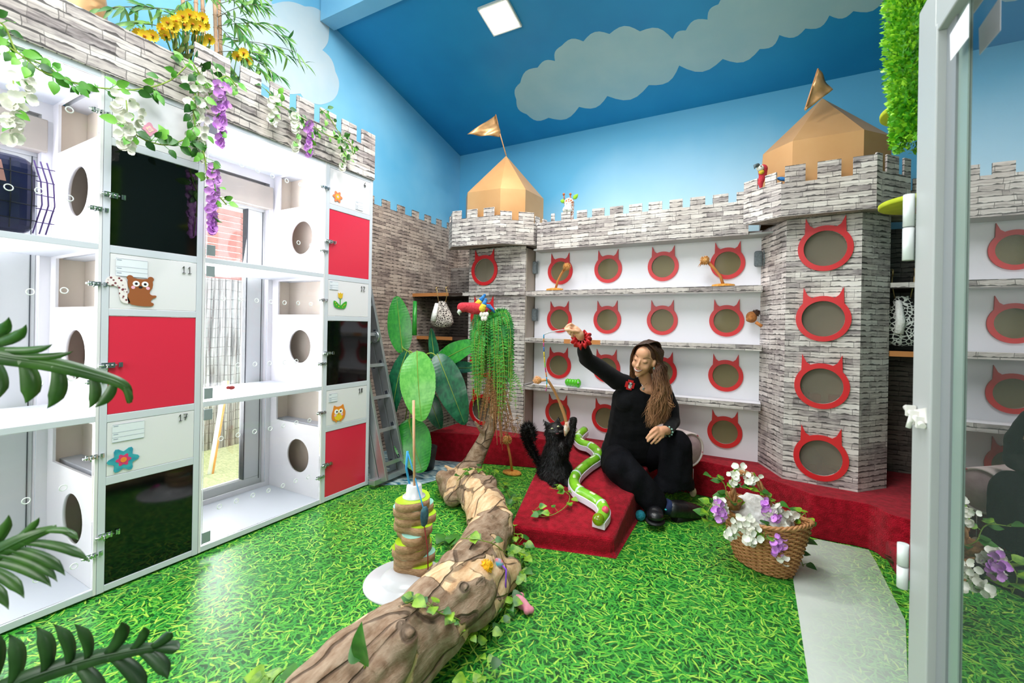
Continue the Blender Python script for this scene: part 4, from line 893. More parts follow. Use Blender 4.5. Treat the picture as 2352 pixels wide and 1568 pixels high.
# ============================================================ bags in the recesses
q = N('leopard'); P = q.n('TexCoord').outputs['Object']
vo = q.n('TexVoronoi', {'feature': 'DISTANCE_TO_EDGE'}, Vector=P, Scale=55.)
q.i(q.b, 'Base Color', q.ramp(vo.outputs[0], [(.10, 'c9bdb4'), (.16, '2a1c1c')])); q.b.inputs['Roughness'].default_value = .9; leo = q.m
q = N('cow_spots'); P = q.n('TexCoord').outputs['Object']; vo = q.n('TexVoronoi', {'feature': 'DISTANCE_TO_EDGE'}, Vector=P, Scale=40.)
q.i(q.b, 'Base Color', q.ramp(vo.outputs[0], [(.07, 'dcdcd6'), (.12, '141214')])); q.b.inputs['Roughness'].default_value = .9; cow = q.m
fleece = mat('white_fleece', 'dedad4', .95, 'f0eeea', 60., bump=.6)
def bag(px, py, w, h, d, matl, label):
    c = W(px, py, d); t = thing('hanging_hammock_bag', label, 'cat hammock', c-V((0, 0, h/2)))
    m = M()
    m.lathe(c-V((0, 0, h/2)), [(.0, 0), (w*.35, .01), (w*.5, h*.2), (w*.42, h*.5), (w*.25, h*.8), (w*.14, h)], 20, sx=1, sy=.55); o = m.build('pouch', matl, t)
    M().tube([c+V((-w*.12, -.04, h*.4)), c+V((-w*.10, -w*.3, 0)), c+V((-w*.14, -w*.32, -h*.25))], [w*.07, w*.1, w*.1], 8).build('fleece_trim', fleece, t)
    for s_ in (-1, 1):
        m = M(); m.tube([c+V((s_*w*.15, 0, h*.45)), c+V((s_*w*.22, 0, h*.75)), c+V((s_*w*.22, -.01, h*.95))], .004, 5); m.tube([c+V((s_*w*.22, -.02, h*.9)), c+V((s_*w*.22, -.02, h*1.02)), c+V((s_*w*.22, .01, h*1.05))], .006, 6)
        m.build('hook', mat('hook_brass', 'b89a6a', .3, metal=.8), t)
bag(1015, 722, .26, .25, 4.15, leo, 'leopard-print hanging pouch in the left recess above the banana plant')
bag(2072, 738, .26, .34, 2.95, cow, 'black and white spotted hanging pouch in the recess beside the door')
# ============================================================ items on the castle
def brush(px, py, y, label):
    p = at(px, py, 1, y); m = M().box(p.x-.03, y-.035, p.z-.062, p.x+.03, y, p.z+.062)
    t = m.build('corner_brush', mat('brush_grey', '5f666a', .85, '757c80', 60., bump=.5), bev=.018, seg=3)
    M().tube([(p.x+.034, y-.01, p.z-.06), (p.x+.04, y-.02, p.z), (p.x+.034, y-.01, p.z+.065)], .004, 6).build('brush_rim', grey_pl, t, 'smooth light grey rim')
    return tag(t, label, 'cat brush', 'grey corner brushes')
brush(1229, 615, 3.90, 'grey corner brush above the top castle shelf next to the left tower')
brush(1229, 723, 3.90, 'grey corner brush below the top castle shelf next to the left tower')
brush(1742, 595, 3.88, 'grey corner brush half hidden by the right tower')
o_fur = mat('orange_fur', 'c98433', .95, 'dba04a', 60., bump=1.); o_stem = mat('orange_stem', 'c47a3c', .8)
def fluff(m, c, r, n=70, mi=0, dn=None):
    m.ball(c, r*.8, mi, 12, 8)
    for i in range(n*4):
        d = rv().normalized(); m.tube([c+d*r*.6, c+(d+(dn or V())*.4)*r*1.02, c+(d*.9+(dn or V())*.7)*r*1.25], [r*.07, r*.04, r*.006], 3, mi, cap=False)
    return m
def palm_toy(base, path, hd, label, hr=.036, flat=True, bw=.085):
    t = thing('palm_toy', label, 'cat toy', base, 'orange palm tree cat toys')
    m = M(); b = V(base)
    if flat: m.lathe(b, [(0, 0), (bw*.9, 0), (bw, .008), (bw*.95, .02), (bw*.5, .026), (0, .026)], 20, sx=1, sy=.7); m.build('base', o_fur, t)
    M().tube(path, [.012, .011, .011, .012, .013][:len(path)] if len(path) <= 5 else .012, 8).build('trunk', o_stem, t)
    m = M(); fluff(m, V(hd), hr, 60); 
    for i in range(5): a = 2.4+i*.35; m.leaf(V(hd), V(hd)+V((cos(a)*.06, sin(a)*.04, -.045)), V((0, 0, 1)), .008, .1, .2, 3, 0)
    m.build('fluffy_top', mat('orange_fluff', 'c9873f', .95, 'e2b070', 40.), t)
    return t
y_ = 3.80
palm_toy(at(1274, 668, 2, 1.638), [at(1276, 664, 1, y_), at(1281, 645, 1, y_), at(1290, 628, 1, y_), at(1300, 616, 1, y_-.02)], at(1302, 612, 1, y_-.03), 'orange palm toy at the left end of the top castle shelf')
palm_toy(at(1661, 659, 2, 1.638), [at(1661, 654, 1, y_), at(1655, 635, 1, y_), at(1642, 618, 1, y_), at(1628, 604, 1, y_-.02)], at(1619, 598, 1, y_-.03), 'orange palm toy near the right end of the top castle shelf')
fb_ = at(1176, 1088, 2, 0); dpt = (fb_-CAM).dot(f_)
palm_toy(fb_, [fb_+V((0, 0, .02)), W(1172, 1050, dpt), W(1166, 1020, dpt)], W(1165, 1010, dpt), 'orange palm toy standing on the floor between fern and cat', .04, True, .09)
# monkey toy on shelf
p = at(1726, 728, 1, 3.84); t = thing('plush_monkey', 'small brown plush monkey hanging beside the right castle tower', 'plush toy', p)
mb = M(); mb.ball(p, (.04, .04, .045)).ball(p+V((-.015, -.025, -.02)), (.025, .02, .02)); solid(mb, .005).build('head', mat('monkey_brown', 'b4733c', .9, '9a5c2c', 50., bump=.5), t)
fluff(M(), p+V((.03, .0, .03)), .03, 40).build('fluffy_body', mat('monkey_dark', '4a2f22', .95), t)
M().tube([p+V((.03, -.01, -.04)), p+V((.07, -.02, -.07))], .012, 8).build('arm', o_stem, t)
# caterpillar toy
p = at(1316, 888, 2, .752); t = thing('caterpillar_toy', 'shiny green plastic caterpillar toy on the bottom castle shelf', 'toy', p)
mb = M(); e = r_
for k in range(5): mb.ball(p+V((1, -.15, 0))*(-.055+k*.027)+V((0, 0, .038)), (.026, .032, .034 if k < 4 else .04))
solid(mb, .004, 1).build('body', mat('cat_green', '4fb81c', .25, spec=.6), t)
hd = p+V((.062, -.012, .04)); M().ball(hd+V((.004, -.034, .008)), .008).build('eye', st_w, t); M().ball(hd+V((.006, -.041, .009)), .004).build('pupil', st_k, t)
# giraffe plush
q = N('giraffe'); vo = q.n('TexVoronoi', {'feature': 'DISTANCE_TO_EDGE'}, Vector=q.n('TexCoord').outputs['Object'], Scale=38.)
q.i(q.b, 'Base Color', q.ramp(vo.outputs[0], [(.09, 'f0ebe4'), (.12, 'b86a44')])); q.b.inputs['Roughness'].default_value = .9; gir = q.m
d = 4.06
t = thing('plush_giraffe', 'spotted plush giraffe head peeking over the castle battlement', 'plush toy', W(1306, 515, d))
mb = M(); hc = W(1307, 466, d); limb(mb, [W(1308, 518, d), W(1310, 490, d), hc], [.034, .034, .048]); solid(mb, .005).build('head_and_neck', gir, t)
mb = M(); mb.ball(W(1303, 482, d-.045), (.046, .04, .037)).ball(W(1305, 472, d-.03), (.035, .034, .034)); mz = solid(mb, .005).build('muzzle', mat('plush_white', 'eeeae4', .9, bump=.2), t)
M().tube([W(1293, 479, d-.078), W(1302, 482, d-.084), W(1312, 478, d-.076)], .0015, 5).tube([W(1302, 482, d-.084), W(1302, 490, d-.08)], .0015, 5).build('stitched_mouth', st_k, mz)
for sx, a, b in ((-1, (1297, 462), (1287, 461)), (1, (1317, 457), (1328, 445))):
    ea = M().leaf(W(*a, d-.01), W(*b, d-.01), n0, .018, .05, .2, 6).build('ear', mat('ear_green', '8abf2a', .8), t); ea.modifiers.new('s', 'SOLIDIFY').thickness = .008
for x in (1296, 1311): M().cyl(W(x, 458, d-.01), W(x-1, 447, d-.01), .006, 8).ball(W(x-1, 446, d-.01), .012).build('horn', mat('horn_brown', 'b4653c', .9), t)
for x in (1302, 1309): M().ball(W(x, 468, d-.055), .005).build('eye', st_k, t)
# knitted parrots
knit_r = mat('knit_red', 'cf2a3c', .9, 'e04450', 90., bump=.8, bsc=220.); knit_b = mat('knit_blue', '2f7fc4', .9, '2a6fb0', 90., bump=.8); knit_y = mat('knit_yellow', 'e8c43a', .9, bump=.6); knit_w = mat('knit_white', 'ece6dc', .9, bump=.6); beak = mat('beak_grey', '56646a', .6)
d = (V((-.0, 3.5, 2.4))-CAM).dot(f_)
t = thing('plush_parrot', 'red knitted parrot sitting on the corner of the right castle tower', 'plush toy', W(1750, 432, d))
mb = M(); limb(mb, [W(1752, 388, d), W(1752, 402, d), W(1747, 420, d), W(1748, 434, d)], [.032, .026, .018, .008]); solid(mb, .004).build('body', knit_r, t)
M().ball(W(1746, 386, d-.022), (.024, .02, .022)).build('face', knit_w, t); M().ball(W(1749, 395, d-.02), (.018, .018, .016)).build('cheek', knit_y, t)
M().tube([W(1741, 380, d-.02), W(1734, 381, d-.03), W(1733, 388, d-.03)], [.016, .012, .002], 8).build('beak', beak, t); M().ball(W(1748, 381, d-.044), .004).build('eye', st_k, t)
M().ball(W(1797, 411, d-.09), (.035, .012, .014), T=Matrix.Rotation(.3, 3, 'Y')).build('wing_tip', knit_b, t)
# ============================================================ parapet plants
random.seed(11)
vx = FX+.05
def vine(pix, label, leaves, size=.05, name='leaf_garland', mats=None, x=vx, every=None, tipdrop=0.):
    P_ = spline([at(a, b, 0, x+c) if True else 0 for a, b, c in pix], 6); t = thing(name, label, 'garland', P_[0]); M().tube(P_, .0035, 5).build('stem', stem_m, t)
    m = M(); n = leaves
    for i in range(n):
        k = (i+.5)/n*(len(P_)-1); j = min(int(k), len(P_)-2); p = P_[j].lerp(P_[j+1], k-j); d = (P_[j+1]-P_[j]).normalized()
        sd = V((random.uniform(-.1, .3), random.uniform(-1, 1), random.uniform(-1, .6))).normalized(); e = p+(d*.4+sd).normalized()*random.uniform(.01, .045)
        m.tube([p, e], .0016, 4, 0); l = size*random.uniform(.75, 1.25); q_ = ((e-p).normalized()+V((0, 0, -.35))).normalized(); m.leaf(e, e+q_*l, V((1, .2*random.random(), random.uniform(-.5, .5))), l*.33, .1, .15, 5, random.choice((0, 1)))
    m.build('leaves', mats or [g_vine, g_dark], t); return t
def wisteria(px, py, length, w, x, col, label, n=None, par=None):
    a = at(px, py, 0, x); t = thing('wisteria_spray', label, 'artificial flowers', a)
    M().tube([a, a+V((0, .01, -length*.5)), a+V((.01, 0, -length))], .0025, 5).build('stem', stem_m, t)
    m = M(); n = n or int(length*150)
    for i in range(n):
        k = i/n; r_2 = w*(1-.75*k)*random.uniform(.2, 1); an = random.uniform(0, 6.28); c = a+V((.01+abs(r_2*cos(an))*.6, r_2*sin(an), -length*k)); blossom(m, c, V((1, sin(an)*.6, random.uniform(-.5, .3)))-V((0, .0, 0)), random.uniform(.018, .028), 4)
    m.build('blossoms', col, t)
    m = M()
    for i in range(4): k = i/4; p = a+V((.02, 0, -length*k)); rnd_leaf(m, p, .05, V((.3, random.uniform(-1, 1), -.6)), .33, 0, 4)
    m.build('leaves', g_vine, t); return t
vine([(-30, 40, 0), (10, 60, 0), (40, 120, .02), (100, 150, .02), (170, 190, .03), (240, 203, .02), (320, 205, 0), (390, 185, 0), (440, 140, -.02)], 'long leafy garland looping over the top left cubicle', 46, .046)
vine([(0, 95, 0), (60, 135, .03), (90, 160, .03), (140, 180, .03)], 'short leafy twig at the top left edge of the cubicle wall', 12, .055)
vine([(290, 290, .04), (330, 320, .04), (380, 333, .04), (420, 322, .03), (470, 300, .02)], 'leafy garland loop above the black door panel', 20, .055)
vine([(440, 140, 0), (460, 180, .02), (445, 230, .03), (450, 300, .03), (470, 360, .03), (480, 420, .02), (520, 470, .02)], 'long hanging vine with dark leaves beside the purple wisteria', 44, .05)
vine([(445, 150, 0), (480, 190, .01), (520, 175, .01), (545, 200, .01)], 'bright leafy tuft spilling over the parapet', 26, .05)
vine([(610, 205, 0), (650, 245, 0), (700, 275, .01), (750, 310, .01), (800, 325, .01), (812, 355, .01)], 'leafy garland hanging along the far parapet', 40, .045)
vine([(735, 250, 0), (760, 275, 0), (790, 330, .01), (795, 370, .01)], 'leafy twig on the last merlons of the cubicle parapet', 16, .045)
wisteria(455, 190, .42, .085, vx, petal_w, 'white wisteria cluster hanging over the top of the black panel column', 60)
wisteria(290, 230, .24, .07, vx+.02, petal_w, 'white wisteria cluster over the pink butterfly sticker', 34)
wisteria(30, 180, .26, .07, vx+.05, petal_w, 'pale wisteria cluster at the top left corner', 22)
wisteria(505, 195, .34, .05, vx+.03, petal_p, 'purple wisteria hanging beside the white cluster', 44)
wisteria(487, 385, .36, .04, vx+.03, petal_p, 'lower purple wisteria hanging in front of the glazed cubicles', 40)
wisteria(625, 230, .16, .05, vx, petal_w, 'white wisteria between the middle merlons', 18)
wisteria(678, 265, .24, .04, vx, petal_w, 'white wisteria left of the small purple spray', 26)
wisteria(708, 285, .22, .032, vx, petal_p, 'small purple wisteria spray below the far parapet', 26)
wisteria(785, 330, .2, .035, vx, petal_w, 'white wisteria at the far end of the cubicle parapet', 18)
# yellow daisies
t = thing('daisy_bunch', 'bunch of yellow daisies standing behind the cubicle parapet', 'artificial flowers', (-2.78, 1.15, 2.46))
heads = [(320, 78), (332, 84), (350, 82), (372, 66), (385, 52), (398, 60), (380, 80), (405, 50), (392, 75), (420, 38), (436, 34), (452, 40), (466, 42), (424, 58), (442, 55), (458, 60), (470, 58), (448, 66), (428, 50), (482, 90), (462, 95), (545, 128), (568, 138), (560, 122)]
sm = M(); lm = M()
for px, py in heads:
    p = at(px, py, 0, random.uniform(-2.80, -2.68)); m = M(); n_ = (CAM-p).normalized()+rv(.35)
    blossom(m, p, n_, .032, 13, pw=.2); m.ball(p+n_.normalized()*.008, (.008, .008, .006), 1, 8, 5); m.build('flower', [petal_y, mat('daisy_eye', 'c97a12', .8)], t)
    b_ = V((-2.82, p.y+random.uniform(0, .08)*(1 if px < 440 else -1)+(.10 if px < 420 else 0), 2.48)); sm.tube(bez([p, p.lerp(b_, .5)+V((0, 0, .02)), b_], 5), .003, 4)
    for k in range(5): q_ = p.lerp(b_, random.uniform(.25, .95)); rnd_leaf(lm, q_, .07, V((.3, random.uniform(-1, 1), .9)), .17, 0, 4)
sm.build('stems', g_dark, t); lm.build('leaves', mat('daisy_leaf', '4a5a20', .5, '6c7c2c', 12.), t)
# bamboo
def bamboo(canes, label, leaf_px, n):
    t = thing('bamboo_plant', label, 'artificial plant', at(*canes[0][0], 0, -2.95))
    for (a, b) in canes:
        p0, p1 = at(*a, 0, -2.92), at(*b, 0, -2.92); P_ = [p0.lerp(p1, k/8) for k in range(9)]; m = M().tube(P_, .011, 8)
        for q_ in P_[1:]: m.lathe(q_-V((0, 0, .003)), [(.011, 0), (.0135, .003), (.011, .006)], 8)
        m.build('cane', bark_t, t)
    tw = M(); m = M()
    for bx, by, ex, ey in leaf_px:
        a, b = at(bx, by, 0, -2.9), at(ex, ey, 0, -2.78); c = a.lerp(b, .55)+V((0, 0, .04)); P_ = bez([a, c, b], 8); tw.tube(P_, .002, 4)
        for i in range(n):
            q_ = P_[random.randint(2, 8)]; d = ((b-a).normalized()*.5+V((random.uniform(-.3, .6), random.uniform(-.8, .8), random.uniform(-1.3, .1)))).normalized(); m.leaf(q_, q_+d*random.uniform(.07, .13), V((1, 0, .3)), .0085, .1, .2, 4, random.choice((0, 0, 1)))
    tw.build('twigs', mat('twig', '6d6a4a', .7), t); m.build('leaves', [g_bam, green('bam2', '2c6428', '4a8a3a')], t)
bamboo([((432, 150), (415, -60)), ((472, 160), (462, -60)), ((498, 150), (490, -80)), ((508, 150), (500, -80)), ((450, 120), (450, -60))], 'artificial bamboo with tan canes and slender leaves above the cubicle wall',
       [(500, 60, 640, 60), (500, 40, 590, 10), (505, 90, 680, 120), (505, 100, 640, 175), (500, 20, 560, 80), (500, 0, 620, 20), (505, 130, 600, 160), (500, 60, 560, 130), (440, 0, 400, 30), (450, 0, 530, -10), (505, 80, 700, 145), (500, 120, 560, 200), (505, 30, 660, 90), (500, 120, 610, 130), (440, 60, 330, 15), (440, 80, 290, 55), (440, 30, 230, 20), (505, 110, 545, 230), (500, 10, 640, -10)], 16)
# golden turret behind parapet at the top left
tc = at(185, 20, 0, -2.95); t = thing('golden_turret', 'corner of a gold turret behind the parapet at the top edge', 'turret', (-2.95, tc.y-.05, 2.46))
m = M().lathe((-2.95, tc.y-.06, 2.46), [(.16, 0), (.16, tc.z-2.46+.06), (.15, tc.z-2.46+.12), (.0, tc.z-2.46+.45)], 10, twist=.2); m.build('golden_roof', gold, t)
# toys inside the right tower
def inside(px, py, z): p = at(px, py, 1, 3.85); return V((p.x, 3.85, z))
p = V((.36, 3.80, 1.165)); tag(M().lathe(p, [(0, 0), (.07, 0), (.09, .03), (.09, .06), (.08, .06), (.07, .03), (0, .02)], 20).build('pet_bowl', mat('bowl_navy', '26335a', .4)), 'navy bowl inside the second opening of the right tower', 'bowl')
p = V((.46, 3.80, .715)); t = thing('activity_tray', 'white activity tray with red blocks inside the third opening of the right tower', 'cat toy', p)
M().box(.30, 3.74, .716, .62, 3.9, .79).build('tray', mat('tray_white', 'd8dade', .4), t, bev=.01)
for x, h in ((.34, .10), (.44, .06), (.56, .06)): M().box(x-.035, 3.80, .79, x+.035, 3.88, .79+h).build('block', mat('block_red', 'b8283a', .5), t, bev=.006)
p = V((.44, 3.8, .29)); t = thing('toy_house', 'blue grey toy house on a purple disc inside the lowest opening of the right tower', 'cat toy', p)
M().lathe(p, [(0, 0), (.15, 0), (.15, .02), (0, .02)], 28).build('disc', mat('disc_purple', '5a4a8a', .5), t)
m = M().lathe(p+V((-.04, 0, .02)), [(.09, 0), (.09, .09), (.05, .15), (0, .16)], 16); m.build('house', mat('house_blue', '7f94a8', .5), t); M().ball(p+V((-.02, -.088, .04)), (.03, .01, .04)).build('doorway', st_k, t)
# ============================================================ log with branch
def onfloor(px, py, rp, k=1.):
    r = .1
    for _ in range(6): p = at(px, py, 2, r*k); r = rp/F*(p-CAM).dot(f_)
    return p, r
lg = [(740, 1640, 118), (840, 1545, 112), (930, 1475, 92), (1010, 1405, 82), (1070, 1335, 72), (1105, 1270, 58), (1125, 1215, 50), (1118, 1165, 46), (1090, 1125, 42), (1072, 1095, 36)]
P_ = []; Rr_ = []
for a, b, c in lg: p, r = onfloor(a, b, c); P_.append(p); Rr_.append(r)
random.seed(21)
mb = M(); limb(mb, P_, Rr_, 18)
LP, LR = P_, Rr_
d0 = (P_[-1]-CAM).dot(f_)
br = [P_[-1], W(1088, 1060, d0+.02), W(1108, 1020, d0+.03), W(1126, 980, d0+.03), W(1134, 940, d0+.03), W(1136, 880, d0+.05), W(1132, 800, d0+.06), W(1128, 735, d0+.06)]
limb(mb, br, [Rr_[-1]*.9, .075, .06, .05, .04, .034, .03, .028], 14)
limb(mb, [br[3]-V((0, 0, .03)), W(1107, 992, d0-.03), W(1096, 975, d0-.06), W(1091, 967, d0-.07)], [.03, .018, .014, .010])
kn = onfloor(1035, 1120, 26)[0]
limb(mb, [P_[-2], kn, onfloor(1022, 1108, 16)[0], W(1015, 1095, (kn-CAM).dot(f_))], [.07, .09, .06, .05])
mb.ball(onfloor(1040, 1140, 24)[0], .07); limb(mb, [P_[-1], W(1036, 1078, d0-.05), W(1022, 1070, d0-.06)], [.03, .018, .012])
sb = [P_[3]+V((.05, .1, 0)), onfloor(1120, 1345, 55)[0], onfloor(1160, 1322, 34)[0], onfloor(1182, 1300, 22)[0]]
limb(mb, sb, [.12, .10, .065, .045]); mb.ball(onfloor(1160, 1190, 22)[0], .05)
for k in range(16):
    i = random.randint(0, 7); a = random.uniform(-1.2, 1.9); q_ = P_[i].lerp(P_[i+1], random.random()); mb.ball(q_+V((cos(a)*Rr_[i]*.8, sin(a)*.05, abs(sin(a))*Rr_[i]*.8)), Rr_[i]*random.uniform(.3, .45))
lm = solid(mb, .012, 3)
q = N('log_bark'); P = q.n('TexCoord').outputs['Object']
n1 = q.n('TexNoise', None, Vector=P, Scale=3.2, Detail=2., Distortion=.6).outputs[0]
st = q.n('Mapping', None, Vector=P, Rotation=(0, 0, .5), Scale=(28, 7, 28)).outputs[0]
n2 = q.n('TexNoise', None, Vector=st, Scale=1., Detail=8., Roughness=.7).outputs[0]
n3 = q.n('TexNoise', None, Vector=P, Scale=22., Detail=6.).outputs[0]
bark = q.ramp(q.math('ADD', q.math('MULTIPLY', n2, .6), q.math('MULTIPLY', n3, .4)), [(.3, '5c4636'), (.43, '93765e'), (.58, 'b39a82'), (.78, 'cdb8a0')])
wood = q.ramp(n2, [(.3, 'b98a62'), (.5, 'dab58c'), (.7, 'ecd0ac')])
f = q.n('MapRange', None, _0=q.math('ADD', n1, q.math('MULTIPLY', n3, .07)), _1=.588, _2=.6).outputs[0]
dk = q.n('MapRange', None, _0=q.n('SeparateXYZ', None, Vector=q.n('TexCoord').outputs['Object']).outputs[2], _1=.0, _2=.1, _3=.0, _4=1.).outputs[0]
f = q.math('MULTIPLY', f, q.n('MapRange', None, _0=q.n('SeparateXYZ', None, Vector=P).outputs[1], _1=-1.35, _2=.6, _3=1., _4=1.).outputs[0])
c = q.mix(f, bark, wood)
cr = q.n('TexVoronoi', {'feature': 'DISTANCE_TO_EDGE'}, Vector=q.n('VectorMath', {'operation': 'MULTIPLY_ADD'}, _0=q.n('TexNoise', None, Vector=P, Scale=6.).outputs[1], _1=(.25, .25, .25), _2=q.n('Mapping', None, Vector=P, Rotation=(0, 0, .5), Scale=(7., 1.3, 7.)).outputs[0]).outputs[0], Scale=1.).outputs[0]
crk = q.math('MULTIPLY', q.n('MapRange', None, _0=cr, _1=.008, _2=.03, _3=1., _4=0.).outputs[0], q.n('MapRange', None, _0=q.n('TexNoise', None, Vector=P, Scale=2.1).outputs[0], _1=.5, _2=.56).outputs[0])
q.i(q.b, 'Base Color', q.mix(q.math('MULTIPLY', crk, .6), c, srgb('2a1c14')))
h = q.math('ADD', q.math('MULTIPLY', q.math('SUBTRACT', 1., f), q.math('ADD', q.math('MULTIPLY', n2, .8), .3)), q.math('MULTIPLY', n3, .3)); h = q.math('SUBTRACT', h, q.math('MULTIPLY', crk, .8))
q.i(q.b, 'Normal', q.n('Bump', None, Height=h, Strength=1., Distance=.02).outputs[0]); q.b.inputs['Roughness'].default_value = .8; q.b.inputs['Specular IOR Level'].default_value = .2
log_m = q.m
# real furrows and lumps on the log surface
from mathutils import noise as NZ
for i, p in enumerate(lm.v):
    if p.z < 1.2:
        k = NZ.noise(p*6)*.024+NZ.noise(V((p.x*20, p.y*5, p.z*20)))*.014
        j = min(range(len(P_)), key=lambda a: (P_[a]-p).length_squared); d = (p-P_[j]); 
        if j < 8: p += d.normalized()*k
tag(lm.build('tree_log', log_m), 'thick winding tree log with peeling bark and an upright branch', 'log')
# ============================================================ fern on the branch
random.seed(9)
t = thing('hanging_fern', 'green artificial fern hanging over the upright branch of the log', 'artificial plant', W(1130, 720, d0))
def frond(m, path, w, n=16, mi=0):
    R = bez(path, n); m.tube(R, .0022, 4, 1, cap=False)
    for i in range(1, len(R)-1):
        d = (R[i+1]-R[i-1]).normalized(); sd = d.cross(n0+rv(.25)).normalized(); ww = w*(1-(i/n)**2*.7)
        for s_ in (-1, 1): m.leaf(R[i], R[i]+sd*s_*ww+d*ww*.45, n0, ww*.22, .12, .1, 2, mi)
dk = d0+.02
m = M(); top = W(1132, 722, dk)
for i in range(150):
    x = random.uniform(1084, 1174); dz = random.uniform(-.16, .04); L = random.uniform(60, 210)*(1-.25*abs(x-1130)/45); y0 = random.uniform(720, 800); s = random.uniform(.35, 1)
    a = W(1130+(x-1130)*.5, y0, dk+dz*.4); b = W(1130+(x-1130)*1.05, y0-22, dk+dz); e = W(x+random.uniform(-6, 6), y0+L, dk+dz)
    frond(m, [a, b, a.lerp(e, .35)+(b-a)*.8, e], .026*s+.016, 22, random.choice((0, 0, 2)))
for ex, ey, bx in ((1092, 905, 1085), (1088, 860, 1082), (1200, 905, 1180), (1185, 940, 1180), (1098, 940, 1095)): frond(m, [W(1130, 860 if ex > 1150 else 740, dk), W(bx, 830 if ex > 1150 else 730, dk-.12), W(ex, ey, dk-.12)], .034, 20)
m.build('green_fronds', [g_fern, stem_m, g_fern2], t)
m = M()
for i in range(60):
    x = random.uniform(1100, 1180); y0 = random.uniform(850, 910); a = W(1132, y0-20, dk-.05); e = W(x, y0+random.uniform(60, 130), dk+random.uniform(-.12, .02)); frond(m, [a, W((x+1132)/2, y0, dk-.1), e], .022, 12)
for i in range(40): c = W(random.uniform(1150, 1192), random.uniform(955, 1000), dk+random.uniform(-.1, .02)); m.tube(bez([c, c+rv(.05), c+rv(.05)], 4), .002, 4)
m.build('dry_fronds', [mat('fern_dry', 'a9774a', .8, '7f6a34', 30.), mat('fern_dry_stem', '9a6a44', .8)], t)
# parrot lying on the fern
t = thing('plush_parrot', 'red knitted parrot lying on top of the hanging fern', 'plush toy', W(1090, 712, d0-.05)); dd = d0-.1
mb = M(); limb(mb, [W(1061, 706, dd-.03), W(1070, 705, dd-.02), W(1088, 708, dd), W(1110, 712, dd+.02), W(1128, 712, dd+.05)], [.038, .036, .046, .036, .016]); solid(mb, .006).build('body', knit_r, t)
M().ball(W(1056, 715, dd-.035), (.018, .02, .014)).build('face', knit_w, t); M().tube([W(1057, 712, dd-.05), W(1053, 717, dd-.05), W(1056, 724, dd-.05)], [.016, .012, .002], 8).build('beak', mat('beak_white', 'cfd8cc', .6), t)
for a, b, dz in (((1096, 700), (1113, 678), .03), ((1108, 708), (1116, 688), -.05)):
    R = [W(*a, dd+dz), W((a[0]+b[0])/2, (a[1]+b[1])/2, dd+dz), W(*b, dd+dz)]
    M().tube([R[0], R[0].lerp(R[1], .9)], [.026, .02], 10).ball(R[0], .026).build('wing', knit_y, t); M().tube([R[0].lerp(R[1], .85), R[1], R[2]], [.020, .019, .010], 10).ball(R[2], .011).build('wing_tip', knit_b, t)
m = M()
for k in (-1, 0, 1): m.tube([W(1116, 702, dd+.02), W(1128+k*3, 706+k*4, dd+.03), W(1133+k*3, 713+k*5, dd+.03)], [.014, .012, .006], 8)
m.build('tail', knit_b, t)
m = M()
for k in range(5): m.ball(W(1106+k*3, 722+(k % 2)*9, dd-.05), (.016, .014, .02))
m.build('foot', knit_w, t)
# ============================================================ ivy
def ivy(P_, label, n, size, lift=.012, name='ivy_vine', mats=None, grp=None, spread=.035):
    R = spline(P_, 6); t = thing(name, label, 'artificial ivy', R[0], grp); M().tube(R, .0022, 5).build('stem', stem_m, t); m = M()
    for i in range(n):
        k = (i+random.random()*.6+.2)/n*(len(R)-1); j = min(int(k), len(R)-2); p = R[j].lerp(R[j+1], k-j); a = random.uniform(0, 6.28); o_ = V((cos(a), sin(a), .5+random.random()*.5))*spread*random.uniform(.3, 1); e = p+o_
        e.z = max(e.z, .012); m.tube([p, e], .0015, 4, 0); l = size*random.uniform(.7, 1.3); q_ = V((cos(a), sin(a), random.uniform(-.25, .25))).normalized()
        m.leaf(e, e+q_*l, V((0, 0, 1))+n0*.5, l*.46, .08, .12, 6, random.choice((0, 0, 1)), lambda t: sin(pi*min(1, (t*.93+.06))**.62))
    m.build('leaves', mats or [g_ivy, g_dark], t); return t
def lp(px, py, h=.02):   # a point just above the log top at that pixel, else the floor
    best = None; d = ray(px, py)
    for i in range(len(LP)-1):
        for k in range(6):
            c = LP[i].lerp(LP[i+1], k/6); r = LR[i]+(LR[i+1]-LR[i])*k/6; tt = (c-CAM).dot(d)/d.dot(d); q_ = CAM+d*tt
            e = (q_-c).length
            if e < r*1.0:
                s_ = tt-math.sqrt(max(r*r-e*e, 0))/d.length; 
                if best is None or s_ < best: best = s_
    return CAM+d*best+V((0, 0, h)) if best else at(px, py, 2, .03)
ivy([lp(1050, 1110), lp(1070, 1090), lp(1100, 1085), at(1140, 1100, 2, .04), at(1170, 1140, 2, .02), at(1150, 1170, 2, .02)], 'ivy sprig draped over the far end of the log', 18, .05)
ivy([lp(1060, 1245), lp(1100, 1250), lp(1140, 1262), at(1180, 1290, 2, .03), at(1230, 1320, 2, .02)], 'thin ivy strand crossing the middle of the log', 8, .042)
ivy([at(1185, 1150, 2, .03), at(1190, 1200, 2, .03), at(1180, 1240, 2, .04), at(1195, 1290, 2, .03), at(1165, 1350, 2, .03), at(1140, 1420, 2, .03), at(1080, 1500, 2, .03)], 'long ivy vine trailing on the grass print along the right side of the log', 84, .046, spread=.075)
ivy([lp(930, 1395), lp(980, 1402), lp(1010, 1420), lp(1060, 1440), at(1080, 1480, 2, .05), at(1110, 1540, 2, .03), at(1060, 1600, 2, .03)], 'ivy vine lying across the front of the log', 30, .042)
